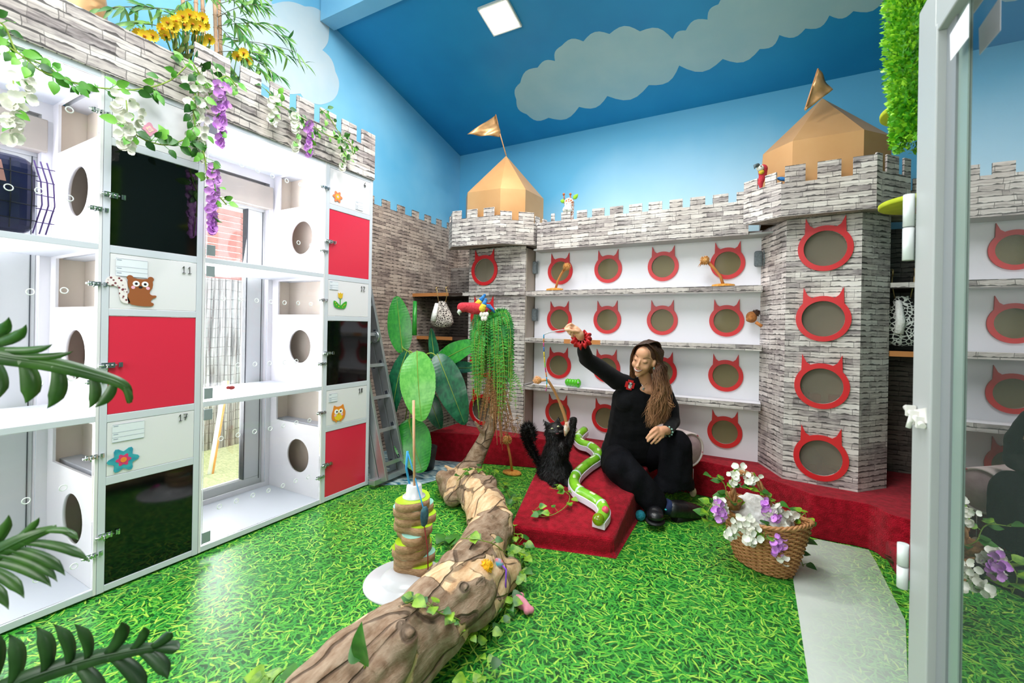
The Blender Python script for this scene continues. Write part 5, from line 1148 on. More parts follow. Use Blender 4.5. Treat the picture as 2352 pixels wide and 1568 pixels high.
ivy([at(1020, 1225, 2, .02), at(1040, 1250, 2, .02), at(1025, 1270, 2, .02)], 'dark ivy leaves on the grass left of the log', 5, .085, mats=[g_dark, g_dark])
a = lp(838, 1530, 0); dd_ = (a-CAM).dot(f_)-.03; t = thing('ivy_vine', 'single large ivy leaf standing up at the near end of the log', 'artificial ivy', a)
M().tube([W(825, 1600, dd_), a, W(838, 1520, dd_)], .003, 5).build('stem', stem_m, t); M().leaf(W(838, 1528, dd_), W(826, 1432, dd_-.02), n0+V((-.5, 0, 0)), .036, .06, .25, 10, 0, lambda t: sin(pi*min(1, (t*.95+.04))**.7)).leaf(W(830, 1515, dd_), W(806, 1480, dd_+.02), n0+V((.4, 0, 0)), .028, .06, .2, 8).build('leaf', mat('ivy_big', '2a6a24', .3, '4c8f34', 16.), t)
ivy([at(620, 1600, 2, .02), at(630, 1560, 2, .03), at(650, 1540, 2, .05)], 'ivy leaves at the bottom edge left of the log', 4, .07)
# ============================================================ scratching tower
bc = at(932, 1334, 2, 0); t = thing('scratching_tower', 'twisted cardboard scratching tower with lime layers on a round white base', 'cat toy', bc)
wht = mat('glossy_white', 'cfcfd2', .25); cb = mat('cardboard', 'c09a76', .85, '9c7654', 60., bump=.3, bsc=200., stretch=(1, 1, 5)); lime2 = mat('lime_print', 'b2dc28', .4); aqua = mat('aqua_print', '9fd8c8', .4)
R_ = .207
M().lathe(bc, [(0, 0), (R_, 0), (R_, .006), (R_*.97, .01), (.13, .012), (.125, .02), (.11, .035), (.07, .05), (0, .052)], 56).build('base', wht, t)
m = M()
ax = bc+V((-.0, .06, 0)); tw = at(948, 1310, 2, .03); ax = V((tw.x, tw.y, 0)); zt = None
dtw = (ax-CAM).dot(f_); ztop = W(948, 1140, dtw).z; nl_ = 9; z0 = .045; hh = (ztop-z0)/nl_
for k in range(nl_):
    a0 = k*.62; n = 40; pf = lambda a: .090*(1+.17*cos(2*(a-a0))+.10*cos(3*(a-a0*1.3)))
    L = [(pf(2*pi*i/n)*cos(2*pi*i/n), pf(2*pi*i/n)*sin(2*pi*i/n)) for i in range(n)]
    z = z0+k*hh; mm = M().plate(L, [], (ax.x, ax.y, z+hh-.002), (1, 0, 0), (0, 1, 0), hh-.002); mm.build('cardboard_layer', cb, t)
    M().plate([(x*.995, y*.995) for x, y in L], [], (ax.x, ax.y, z+hh), (1, 0, 0), (0, 1, 0), .002).build('printed_top', lime2 if k % 3 != 1 else aqua, t)
cp_ = V((ax.x, ax.y, ztop)); M().lathe(cp_, [(0, 0), (.058, 0), (.058, .006), (.042, .008), (.038, .06), (.033, .064), (0, .06)], 24).build('cap', wht, t)
a = cp_+V((.01, -.01, .04)); M().tube([a, W(950, 919, dtw)], .0065, 8).build('wooden_rod', wood_l, t)
b = cp_+V((-.025, 0, .04)); M().tube([b, W(933, 1075, dtw), W(936, 1036, dtw)], .006, 6).tube([W(936, 1036, dtw), W(950, 1085, dtw), W(965, 1140, dtw-.05), W(972, 1165, dtw-.09)], .0035, 5).build('blue_cord', mat('cord_blue', '2f9ad4', .6), t, 'bright blue cord')
fc = W(975, 1185, dtw-.10); M().tube([fc+V((0, 0, .045)), fc+V((0, 0, .03)), fc, fc-V((0, 0, .04)), fc-V((0, 0, .05))], [.014, .024, .028, .02, .006], 10, flat=.5).build('fish_toy', mat('fish_teal', '24485a', .9, '3c6a72', 50.), t, 'dark teal and white fabric fish')
M().tube([fc-V((0, 0, .05)), W(982, 1260, dtw-.08), W(984, 1340, dtw-.1)], .003, 5).build('red_string', mat('string_red', '8e2a2a', .8), t)
M().plate([(0, 0), (.0, .004)], [], (0, 0, 0), (1, 0, 0), (0, 1, 0), .001) if False else None
m = M(); c = at(938, 1354, 2, .0125)
for k in range(5): m.box(c.x-.018+k*.009, c.y-.004, .0325, c.x-.013+k*.009, c.y+.004, .0335)
m.build('embossed_mark', mat('mark_grey', 'a8a8aa', .5), t)
m = M(); c = at(970, 1352, 2, .02); m.tube([c, c+V((.02, .01, .01)), c+V((.035, -.01, 0)), c+V((.02, -.03, 0)), c+V((-.01, -.05, 0))], [.012, .016, .012, .01, .006], 8, flat=.3); tag(m.build('feather', mat('hot_pink', 'ee2fb0', .7)), 'hot pink felt feather on the white tower base', 'cat toy')
# small toys
p = at(1196, 1386, 2, .022); mb = M(); limb(mb, [at(1188, 1376, 2, .03), at(1200, 1386, 2, .03), at(1212, 1396, 2, .025)], [.026, .026, .018]); 
for a in ((1182, 1370), (1197, 1368), (1220, 1400), (1210, 1403)): mb.ball(at(*a, 2, .022), .016)
tag(solid(mb, .005).build('plush_toy', mat('toy_pink', 'e39aa6', .85, 'd97f92', 30.)), 'pink plush toy lying on the grass right of the log', 'plush toy')
p = lp(1117, 1312); m = M(); fluff(m, p, .03, 60); tag(m.build('feather_toy', mat('toy_yellow', 'f0b81a', .9)), 'yellow fluffy toy on the log', 'cat toy')
p = lp(1143, 1303); t = thing('rainbow_mouse', 'multicoloured toy mouse on the log beside the yellow toy', 'cat toy', p)
M().ball(p, (.03, .022, .022)).build('body', mat('rainbow', 'e8524a', .8, '4ab8d0', 30.), t); M().tube([p+V((.02, 0, 0)), p+V((.05, -.01, -.01)), p+V((.055, -.02, -.05)), p+V((.06, -.03, -.08))], .004, 5).build('tail', mat('tail_violet', '8a4ae0', .7), t)
# ============================================================ ball track on the ramp
rn = (rb-ra).cross(br_ := V((-.64, 3.69, .30))-ra).normalized(); rn = rn if rn.z > 0 else -rn
def onramp(px, py, h=.0):
    q_ = onp(px, py, ra, rn); s_ = min(1, max(0, (q_.y-ra.y)/(3.66-ra.y))); return q_+V((0, 0, .030*sin(pi*s_)+h))
tp = [(1342, 999), (1327, 1017), (1337, 1034), (1356, 1041), (1372, 1056), (1371, 1072), (1348, 1090), (1324, 1113), (1318, 1132), (1330, 1151), (1356, 1166), (1380, 1182), (1387, 1200), (1374, 1219)]
R = spline([onramp(x, y, .02) for x, y in tp], 6); t = thing('ball_track', 'wavy green and white ball track toy lying on the red ramp', 'cat toy', R[-1])
def strip(m, R, hw, z0, z1, mi=0):
    vs = []
    for i, p in enumerate(R):
        d = (R[min(i+1, len(R)-1)]-R[max(i-1, 0)]); d.z = 0; d.normalize(); sd = V((-d.y, d.x, 0)); vs += [p+sd*hw+V((0, 0, z0)), p-sd*hw+V((0, 0, z0)), p-sd*hw+V((0, 0, z1)), p+sd*hw+V((0, 0, z1))]
    n = len(R); fs = []
    for i in range(n-1): fs += [(4*i+a, 4*i+(a+1) % 4, 4*i+4+(a+1) % 4, 4*i+4+a) for a in range(4)]
    fs += [(3, 2, 1, 0), (4*n-4, 4*n-3, 4*n-2, 4*n-1)]; m.add(vs, fs, mi); return m
strip(M(), R, .040, -.02, .022).build('white_track', mat('track_white', 'e4dfea', .35), t, bev=.003)
m = M(); m.tube([p+V((0, 0, .024)) for p in R], .036, 14, flat=1.); m.build('green_cover', mat('track_green', '6cb51c', .2, '8ccc34', 14., spec=.6, coat=.4), t, 'glossy translucent green cover')
m = M()
for k in range(3, len(R)-6, 7): m.tube([p+V((0, 0, .0535)) for p in R[k:k+5]], [.006, .013, .013, .013, .006], 10, flat=.62)
m.build('cover_windows', mat('track_pale', 'dcebb4', .25), t)
m = M()
for k in range(6, len(R)-4, 12): m.tube([p+V((0, 0, .0245)) for p in R[k:k+2]], .0372, 14)
m.build('joints', mat('track_joint', 'cfe8d4', .3), t)
e = R[-1]; M().ball(e+V((0, 0, .035)), .036).build('end_dome', glassy('dome_green', 'b8d83a', .05, .02, .35, 'a8c81a'), t)
tag(M().ball(e+V((.0, .01, .045)), .022).build('toy_ball', mat('ball_orange', 'f08a24', .3)), 'orange ball inside the end dome of the ball track', 'ball')
tag(M().ball(R[-5]+V((.015, .0, .06)), .022).build('toy_ball', mat('ball_pink', 'e8506a', .3)), 'pink ball resting in the ball track beside the dome', 'ball')
# ivy twig on ramp
t = ivy([onramp(1222, 1180, .01), onramp(1240, 1192, .01), onramp(1270, 1190, .01), onramp(1300, 1172, .01), onramp(1308, 1150, .01), onramp(1290, 1138, .01), onramp(1262, 1132, .01)], 'variegated ivy twig lying on the red ramp', 14, .045, spread=.04)
tag(M().ball(at(1471, 1183, 2, .035), .035, T=None).build('pompom', mat('pompom_teal', '1c7f92', .95, '2a94a4', 60., bump=1.)), 'teal pompom ball beside the right edge of the ramp', 'cat toy')
# ============================================================ flower basket
bc = at(1752, 1296, 2, 0); t = thing('wicker_basket', 'oval wicker basket with arched handle standing on the grass print', 'basket', bc)
wk = mat('wicker', 'c48c5a', .5, 'a06a3c', 40., bump=.5); th = rad(-32); ca, sa = cos(th), sin(th)
HB = .27
def brim(a, z, wob=0., ph=0.):
    k = z/HB; ra_, rb_ = .145+.085*k**.8, .10+.055*k**.8; rr = 1+wob; zz = z*(1+.16*abs(cos(a))**2.5*k)
    x, y = ra_*rr*cos(a), rb_*rr*sin(a); return bc+V((x*ca-y*sa, x*sa+y*ca, zz))
m = M(); NR = 27; NS = 36
for k in range(NR):
    z = .008+k*(HB-.01)/(NR-1); m.tube([brim(2*pi*i/136, z, .028*cos(NS*pi*i/136+pi*(k % 2))*1.) for i in range(137)], .0056, 5, cap=False)
m.build('woven_side', wk, t)
m = M()
for i in range(NS): m.tube([brim(2*pi*i/NS, z) for z in [HB*j/6 for j in range(7)]], .0045, 5)
m.lathe(bc, [(0, .004), (.1, .004), (.1, .012), (0, .012)], 20); m.build('stakes', mat('wicker_dark', '8a5630', .6), t)
m = M()
for ph in (0, 2.1, 4.2): m.tube([brim(2*pi*i/120, HB+.006*sin(i*.9+ph), .02+.03*cos(i*.9+ph)) for i in range(121)], .007, 6, cap=False)
m.build('braided_rim', wk, t)
hA, hB = brim(pi, HB), brim(0, HB); hA = brim(pi*.92, HB); hB = brim(-.05, HB)
dpb = (bc-CAM).dot(f_)
hpath = spline([W(1690, 1165, dpb+.02), W(1684, 1115, dpb+.02), W(1700, 1085, dpb), W(1735, 1100, dpb-.02), W(1765, 1150, dpb-.04), W(1785, 1200, dpb-.05)], 8)
m = M()
for ph in (0, 2.1, 4.2):
    R2 = []
    for i, p in enumerate(hpath):
        d = (hpath[min(i+1, len(hpath)-1)]-hpath[max(i-1, 0)]).normalized(); a = d.cross(n0).normalized(); b = d.cross(a); R2.append(p+a*.009*cos(i*.7+ph)+b*.009*sin(i*.7+ph))
    m.tube(R2, .008, 6)
m.build('handle', wk, t)
M().lathe(W(1680, 1165, dpb+.03), [(0, 0), (.045, 0), (.06, .05), (.055, .05), (.0, .01)], 14).build('small_nest', mat('nest', '9a6a34', .8, '6c4a24', 50., bump=1.), t)
random.seed(14)
cu = M()
c = bc+V((0, 0, HB*.98))
mb = M(); mb.ball(c+V((-.02, .02, -.02)), (.165, .12, .10), T=Matrix.Rotation(th, 3, 'Z')); mb.ball(c+V((-.05, .05, .03)), (.09, .07, .07)); cu = solid(mb, .01, 2)
for p in cu.v: p += (p-c).normalized()*NZ.noise(p*28)*.015
cu.build('v', fleece) if False else tag(cu.build('fleece_cushion', fleece), 'fluffy white cushion filling the wicker basket', 'cushion')
def cluster(cx_, cy_, sx, sy, n, col, label, d, hang=0.):
    a = W(cx_, cy_, d); t = thing('blossom_cluster', label, 'artificial flowers', a); m = M()
    for i in range(int(n*2.3)):
        u = random.gauss(0, .5); v = random.gauss(0, .5); p = W(cx_+u*sx, cy_+v*sy, d+random.uniform(-.03, .03)); blossom(m, p, (CAM-p).normalized()+rv(.8), random.uniform(.014, .022), 4)
    m.build('blossoms', col, t); m = M()
    for i in range(3): p = W(cx_+random.uniform(-1, 1)*sx*.7, cy_+random.uniform(-1, 1)*sy*.7, d+.01); rnd_leaf(m, p, .036, rv()+V((0, 0, .2)), .4, 0, 4)
    m.build('leaves', g_ivy, t); return t
cluster(1655, 1160, 14, 24, 14, petal_w, 'white blossoms at the far left end of the basket', dpb-.02)
cluster(1655, 1172, 13, 18, 10, petal_p, 'purple blossoms at the left end of the basket', dpb-.05)
cluster(1690, 1095, 12, 26, 12, petal_w, 'white blossoms on the left side of the basket handle', dpb)
cluster(1725, 1100, 16, 14, 9, petal_w, 'white blossoms at the top of the basket handle', dpb-.03)
cluster(1712, 1205, 26, 16, 22, petal_w, 'white blossoms along the front rim of the basket', dpb-.11)
cluster(1722, 1242, 15, 14, 12, petal_w, 'white blossom bunch hanging over the front of the basket', dpb-.17)
cluster(1675, 1225, 12, 10, 8, petal_w, 'white blossoms on the left front rim of the basket', dpb-.12)
cluster(1775, 1175, 18, 14, 12, petal_w, 'white blossoms below the right end of the handle', dpb-.08)
cluster(1758, 1170, 10, 20, 10, petal_p, 'purple blossoms beside the right side of the handle', dpb-.08)
cluster(1815, 1190, 20, 14, 14, petal_w, 'white blossoms at the right end of the basket', dpb-.06)
cluster(1783, 1190, 12, 9, 5, petal_p, 'purple and white blossom on the handle base', dpb-.12)
cluster(1790, 1245, 15, 22, 16, petal_p, 'purple blossoms trailing down the right front of the basket', dpb-.17)
cluster(1800, 1282, 12, 12, 8, petal_w, 'white blossoms low on the right front of the basket', dpb-.16)
cluster(1740, 1218, 22, 10, 12, petal_w, 'white blossoms on the middle of the front rim of the basket', dpb-.13)
cluster(1800, 1215, 16, 12, 9, petal_w, 'white blossoms above the trailing purple bunch of the basket', dpb-.12)
for P3, lab, n_, sz in (([W(1630, 1095, dpb), W(1660, 1105, dpb), W(1672, 1140, dpb), W(1690, 1160, dpb)], 'pointed green leaves rising from the left of the basket', 9, .055), ([W(1640, 1150, dpb-.02), W(1625, 1180, dpb-.03), W(1630, 1215, dpb-.03)], 'variegated ivy hanging off the left end of the basket', 8, .06),
                        ([W(1705, 1120, dpb-.02), W(1735, 1125, dpb-.04), W(1765, 1140, dpb-.05), W(1790, 1165, dpb-.06)], 'variegated ivy wound round the basket handle', 14, .042), ([W(1835, 1190, dpb-.05), W(1850, 1180, dpb-.04), W(1848, 1215, dpb-.04), W(1838, 1270, dpb-.05), W(1845, 1300, dpb-.05)], 'dark ivy strand trailing off the right end of the basket', 12, .05),
                        ([W(1760, 1205, dpb-.13), W(1755, 1235, dpb-.16), W(1775, 1238, dpb-.17)], 'variegated ivy leaves on the front rim of the basket', 6, .05)):
    ivy(P3, lab, n_, sz, spread=.02)
# ============================================================ floral cat tunnel behind the person
q = N('floral'); P = q.n('TexCoord').outputs['Object']; vo = q.n('TexVoronoi', None, Vector=P, Scale=16.)
c = q.ramp(vo.outputs[0], [(.16, 'c04a5a'), (.22, 'e3c9c6'), (.5, 'e8d2cf')]); q.i(q.b, 'Base Color', c); q.b.inputs['Roughness'].default_value = .9
t = thing('cat_tunnel', 'pink floral fabric cat tunnel lying behind the seated person', 'cat toy', (-.45, 3.8, ZP))
a, b = W(1520, 1005, 3.55), W(1585, 1020, 3.25); a.z = b.z = ZP+.13; m = M(); ax_ = (b-a).normalized(); L = (b-a).length
m.lathe(a, [(.115, 0), (.13, .01), (.128, L*.5), (.13, L), (.12, L+.005), (.115, L*.98)], 32, ax=ax_); m.build('fabric_tube', q.m, t)
M().lathe(b, [(0, .012), (.08, .008), (.118, -.01)], 32, ax=ax_).build('end_panel', mat('pink_fabric', 'c9a8ac', .9, 'b8949c', 20.), t)
e = b+V((.03, -.05, -.12)); M().tube([e, e-V((0, 0, .14))], .002, 4).build('string', mat('string_pink', 'c9b0b0', .8), t); M().ball(e-V((0, 0, .17)), (.025, .022, .036)).build('hanging_mouse', mat('mouse_beige', 'c4ab8c', .95, bump=.6), t)
# ============================================================ person
random.seed(31)
RX_, UP_, BK_ = R3, U3, -f_       # camera-facing frame used only to lay out the pose
hd = 3.14
HC = W(1479, 826, hd)
yaw_, pit, rol = rad(34), rad(-15), rad(-17)
# local head frame: x = image right, y = towards viewer (face), z = up
B = Matrix((RX_, BK_, V((0, 0, 1)))).transposed().to_3x3()
HM = B @ Matrix.Rotation(-rol, 3, 'Y') @ Matrix.Rotation(yaw_, 3, 'Z') @ Matrix.Rotation(pit, 3, 'X')
HS = 1.07
def hl_(x, y, z): return HC+HM @ (V((x, y, z))*HS)
t = thing('person', 'person with long wavy hair in black clothes sitting on the red platform dangling a wand', 'person', V((-.8, 3.45, .26)))
skin = mat('skin', 'e2ab88', .5, 'd99c7a', 7., spec=.35, sss=.12); blk = mat('black_knit', '0b0b0e', .85, '101014', 30., bump=.25, bsc=200., spec=.15, sheen=.05)
trs = mat('black_trousers', '0c0c10', .9, '131318', 12., bump=.3, bsc=90., spec=.12)
mb = M()
def hb(c, r, T=None): mb.ball(hl_(*c), r, 0, 16, 12, HM)
hb((0, -.014, .035), (.073, .092, .094)); hb((0, .010, -.008), (.066, .079, .106)); hb((0, .052, -.094), (.026, .026, .020)); hb((0, .02, -.065), (.05, .055, .035))
for s_ in (-1, 1):
    hb((s_*.034, .048, -.032), (.028, .028, .028)); hb((s_*.031, .071, .009), (.017, .013, .011)); hb((s_*.011, .092, -.035), (.009, .009, .008)); hb((s_*.073, -.006, -.008), (.010, .021, .032))
limb(mb, [hl_(0, .078, .02), hl_(0, .094, -.008), hl_(0, .106, -.029)], [.008, .0085, .0125], 12)
hb((0, .078, -.056), (.026, .018, .018)); hb((0, .055, .05), (.048, .034, .045))
NB = W(1487, 888, 3.24)
limb(mb, [hl_(0, -.02, -.06), NB.lerp(hl_(0, -.02, -.06), .4), NB], [.052, .048, .056]); mb.ball(W(1484, 893, 3.23), (.085, .065, .05)); 
SR, SL = W(1416, 874, 3.22), W(1524, 897, 3.30)
mb.ball(W(1463, 925, 3.30), (.11, .08, .10)); mb.ball(W(1446, 985, 3.34), (.12, .09, .14)); limb(mb, [SR, W(1463, 908, 3.28), SL], [.042, .05, .042])
ER, WR = W(1346, 824, 3.08), W(1336, 780, 2.90); EL, WL = W(1545, 968, 3.24), W(1534, 990, 3.00)
limb(mb, [SR, ER, WR], [.045, .035, .024]); limb(mb, [SL, EL, WL], [.045, .035, .026])
# raised hand (pinching the wand)
hdp = 2.87
def finger(pts, r0, d): limb(mb, [W(x, y, d+z) for x, y, z in pts], [r0*k for k in (1.08, 1., .95, .82)][:len(pts)], 10)
limb(mb, [WR, W(1331, 768, 2.875), W(1322, 757, hdp)], [.023, .030, .026]); mb.ball(W(1324, 760, hdp), (.033, .024, .026))
finger([(1319, 749, 0), (1311, 744, -.02), (1303, 748, -.025), (1298, 754, -.02)], .0092, hdp)
finger([(1317, 754, .0), (1308, 752, -.03), (1303, 758, -.035), (1306, 764, -.02)], .0092, hdp)
finger([(1319, 759, .0), (1310, 760, -.03), (1308, 766, -.03), (1313, 769, -.01)], .0088, hdp)
finger([(1322, 764, .0), (1314, 767, -.025), (1314, 772, -.02), (1318, 773, -.005)], .0078, hdp)
finger([(1328, 762, -.02), (1316, 760, -.045), (1306, 757, -.045), (1299, 757, -.03)], .0098, hdp)
# resting hand
rd = 2.94
limb(mb, [WL, W(1526, 988, rd+.02), W(1517, 990, rd)], [.026, .032, .03]); mb.ball(W(1515, 993, rd), (.038, .028, .034)); limb(mb, [W(1508, 984, rd-.01), W(1521, 1001, rd-.01)], [.017, .016])
finger([(1509, 984, 0), (1500, 990, -.012), (1491, 998, -.010), (1485, 1006, 0)], .0098, rd-.01)
finger([(1512, 990, 0), (1504, 998, -.012), (1495, 1006, -.012), (1488, 1013, 0)], .0102, rd-.015)
finger([(1516, 996, 0), (1509, 1004, -.01), (1502, 1012, -.01), (1496, 1018, 0)], .0098, rd-.015)
finger([(1521, 1001, 0), (1516, 1008, -.008), (1510, 1014, -.008), (1505, 1018, 0)], .0086, rd-.01)
finger([(1514, 982, .015), (1506, 982, .012), (1499, 987, .012), (1493, 993, .015)], .0102, rd)
# legs inside the trousers
HR, HL = W(1418, 1045, 3.42), W(1478, 1050, 3.42); KR, KL = W(1428, 1072, 3.02), W(1556, 1026, 3.08); AR, AL = W(1520, 1160, 2.97), W(1512, 1166, 3.03)
mb.ball(W(1446, 1040, 3.42), (.15, .11, .11)); limb(mb, [HR, KR, AR], [.08, .055, .04]); limb(mb, [HL, KL, W(1548, 1095, 3.08)], [.08, .055, .04])
body = solid(mb, .0042, 3)
adj = {}
near = [i for i, p in enumerate(body.v) if (p-hl_(0, .02, .0)).length < .17]; ns = set(near)
for f in body.f:
    for a, b in zip(f, f[1:]+f[:1]):
        if a in ns: adj.setdefault(a, set()).add(b)
        if b in ns: adj.setdefault(b, set()).add(a)
nose = [hl_(0, .104, -.028), hl_(0, .09, 0), hl_(.011, .095, -.035), hl_(-.011, .095, -.035), hl_(.078, -.005, 0)]
wt = {i: (.16 if min((body.v[i]-c_).length for c_ in nose) < .017 else .62) for i in near}
for it in range(16):
    nw = {i: body.v[i].lerp(sum((body.v[k] for k in adj[i]), V())/len(adj[i]), wt[i]) for i in near if adj.get(i)}
    for i, p in nw.items(): body.v[i] = p
from mathutils.bvhtree import BVHTree
bvb = BVHTree.FromPolygons([tuple(p) for p in body.v], body.f)
def sn(x, z, off=.001):
    o_ = hl_(x, .25, z); d_ = (hl_(x, -.1, z)-o_).normalized(); h_ = bvb.ray_cast(o_, d_)[0]; return (h_ if h_ else hl_(x, .08, z))-d_*off
bo = body.build('body', skin, t)
# clothing
def cut(m, c, r):
    keep = [i for i, f in enumerate(m.f) if not any((sum((m.v[k] for k in f), V())/len(f)-cc).length < rr for cc, rr in zip(c, r))]
    m.f = [m.f[i] for i in keep]; m.m = [m.m[i] for i in keep]; m.s = [m.s[i] for i in keep]; return m
mb = M(); T3 = B
for k in range(13):
    u_k = k/12; mb.ball(W(1458-16*u_k, 912+122*u_k, 3.28+.09*u_k), (.172+.038*u_k**1.3-.012*sin(pi*u_k), .125+.03*u_k, .10), T=B)
mb.ball(W(1436, 922, 3.215), (.072, .06, .075)); mb.ball(W(1488, 928, 3.235), (.072, .06, .075))
limb(mb, [SR, W(1450, 884, 3.25), W(1487, 884, 3.26), SL], [.062, .062, .062, .066])
limb(mb, [SR, W(1382, 848, 3.15), ER, W(1340, 800, 2.99), WR], [.068, .062, .052, .043, .033]); limb(mb, [SL, W(1538, 930, 3.28), EL, WL], [.066, .062, .055, .036])
sw = solid(mb, .008, 6)
for p in sw.v: p += V((NZ.noise(p*9), NZ.noise(p*9+V((5, 0, 0))), 0))*.008+(p-W(1455, 970, 3.4)).normalized()*NZ.noise(V((p.x*14+p.z*10, p.y*4, p.z*16)))*.008
cut(sw, [W(1484, 868, 3.17), W(1481, 884, 3.11), WR+(WR-ER).normalized()*.03, WL+(WL-EL).normalized()*.035], [.060, .030, .026, .03])
so = sw.build('top', blk, t, 'black long-sleeved top'); so.modifiers.new('solid', 'SOLIDIFY').thickness = .003
mb = M()
mb.ball(W(1440, 1040, 3.40), (.20, .15, .095), T=B); limb(mb, [HR, W(1418, 1062, 3.2), W(1424, 1070, 3.04)], [.12, .125, .115])
limb(mb, [W(1424, 1070, 3.04), W(1455, 1102, 3.0), W(1482, 1130, 2.99), W(1503, 1153, 2.98)], [.115, .108, .10, .092]); 
limb(mb, [HL, W(1525, 1030, 3.25), W(1556, 1022, 3.10)], [.12, .115, .105])
limb(mb, [W(1556, 1022, 3.10), W(1552, 1060, 3.10), W(1548, 1092, 3.10)], [.108, .115, .118]); mb.ball(W(1547, 1112, 3.10), (.152, .11, .10), T=B)
tr = solid(mb, .010, 6); hz = W(1547, 1118, 3.10).z; hx = W(1500, 1118, 3.10)
kp = [i for i, f in enumerate(tr.f) if not (tr.v[f[0]].z < hz+.01*sin(tr.v[f[0]].x*30) and (tr.v[f[0]]-W(1547, 1125, 3.10)).length < .19 and (tr.v[f[0]]-CAM).dot(R3)/(tr.v[f[0]]-CAM).dot(f_)*F+CX > 1512)]
tr.f = [tr.f[i] for i in kp]; tr.m = [tr.m[i] for i in kp]; tr.s = [tr.s[i] for i in kp]
for p in tr.v: p += (p-W(1480, 1080, 3.3)).normalized()*(NZ.noise(V((p.x*16, p.y*6, p.z*5)))*.02+NZ.noise(p*22)*.004)
tr.build('trousers', trs, t, 'wide black trousers').modifiers.new('solid', 'SOLIDIFY').thickness = .003
leath = mat('black_leather', '0d0d0f', .36, '16161a', 20., bump=.25, bsc=40., spec=.6); sole = mat('sole', '08080a', .6)
mb = M(); ft = at(1612, 1178, 2, .05); bd = 2.95
limb(mb, [W(1546, 1168, bd+.0), W(1566, 1170, bd+.03), W(1590, 1174, bd+.06), W(1606, 1177, bd+.08)], [.058, .062, .055, .045]); b1_ = solid(mb, .007, 4); b1_.build('boot', leath, t)
m = M(); m.tube([W(1550, 1186, bd+.0), W(1570, 1190, bd+.03), W(1612, 1190, bd+.09)], [.03, .036, .036], 12, flat=1.6); m.build('boot_sole', sole, t)
M().tube([W(1526, 1158, bd), W(1540, 1167, bd)], [.045, .05], 14).build('sock', mat('navy_sock', '14244a', .9), t, 'dark blue sock')
M().ball(W(1529, 1170, bd-.05), (.008, .006, .005)).build('sock_mark', mat('turq', '2fb8c0', .6), t)
mb = M(); limb(mb, [W(1503, 1172, 2.93), W(1505, 1182, 2.86)], [.05, .055]); mb.ball(W(1505, 1184, 2.83), (.055, .055, .035)); b2_ = solid(mb, .007, 4); b2_.build('boot', leath, t)
m = M(); c = W(1505, 1196, 2.84); m.ball(c, (.062, .075, .016)); m.build('boot_sole', sole, t)
# face details
lash = mat('lash', '2a1a14', .7); brow = mat('brow', '5a3a28', .8); lip = mat('lip', 'c4585a', .35); teeth = mat('teeth', 'f4f0ea', .25)
for s_ in (-1, 1):
    M().tube([sn(s_*x, z, .0008) for x, z in ((.047, .004), (.041, -.001), (.034, -.0035), (.027, -.003), (.020, .001))], [.0006, .0015, .0018, .0015, .0006], 6).build('eyelashes', lash, t)
    M().tube([sn(s_*x, z, .0002) for x, z in ((.054, .026), (.045, .033), (.034, .034), (.024, .030), (.016, .026))], [.0008, .0026, .0034, .0036, .0024], 6, flat=.6).build('eyebrow', brow, t)
xs_ = [-.029, -.020, -.010, 0, .010, .020, .029]; up_l = [-.049, -.0525, -.0545, -.0555, -.0545, -.0525, -.049]; lo_l = [-.0495, -.061, -.068, -.0705, -.068, -.061, -.0495]
M().tube([sn(x, z, .0005) for x, z in zip(xs_, up_l)], [.0008, .0022, .003, .0028, .003, .0022, .0008], 8).tube([sn(x, z, .0006) for x, z in zip(xs_, lo_l)], [.0008, .0028, .0038, .0044, .0038, .0028, .0008], 8).build('lips', lip, t)
M().tube([sn(x, (a+b)/2+.0012, -.0012) for x, a, b in zip(xs_, up_l, lo_l)], [.0008, .0036, .0056, .006, .0056, .0036, .0008], 10, flat=1.).build('teeth', teeth, t)
# hair
q = N('wavy_hair'); P = q.n('TexCoord').outputs['Object']; z = q.n('SeparateXYZ', None, Vector=P).outputs[2]
zz = q.math('ADD', z, q.math('MULTIPLY', q.n('TexNoise', None, Vector=P, Scale=60.).outputs[0], .25))
q.i(q.b, 'Base Color', q.ramp(q.n('MapRange', None, _0=zz, _1=.46, _2=1.04).outputs[0], [(.05, 'b98860'), (.4, '92643f'), (.7, '623e2a'), (1., '3e281c')])); q.b.inputs['Roughness'].default_value = .42; hair = q.m
mb = M()
def hbb(c, r): mb.ball(hl_(*c), r, 0, 16, 12, HM)
hbb((0, -.026, .048), (.083, .094, .092)); hbb((.02, -.05, -.02), (.08, .07, .09)); cap = solid(mb, .006, 3)
m = cut(cap, [hl_(0, .10, -.03), hl_(0, .085, .02)], [.088, .062])
def lock(m, pts, r0, wig=.006, n=5, ph=None):
    ph = random.random()*6 if ph is None else ph; R = spline(pts, n); k = len(R)
    R = [p+(RX_*sin(ph+i*.5)+BK_*cos(ph+i*.45))*wig*min(1, i/k*2.2) for i, p in enumerate(R)]
    m.tube(R, [r0*(.5+.6*sin(pi*min(1, .15+.8*i/k)))*(1 if i < k*.75 else max(.12, (k-i)/(k*.25))) for i in range(k)], 5, 0, flat=.6)
ms_ = M(); limb(ms_, [hl_(.045, -.05, .02), W(1516, 860, 3.17), W(1521, 900, 3.14), W(1518, 940, 3.12), W(1512, 965, 3.11)], [.05, .042, .044, .042, .02]); m.merge(solid(ms_, .008, 3))
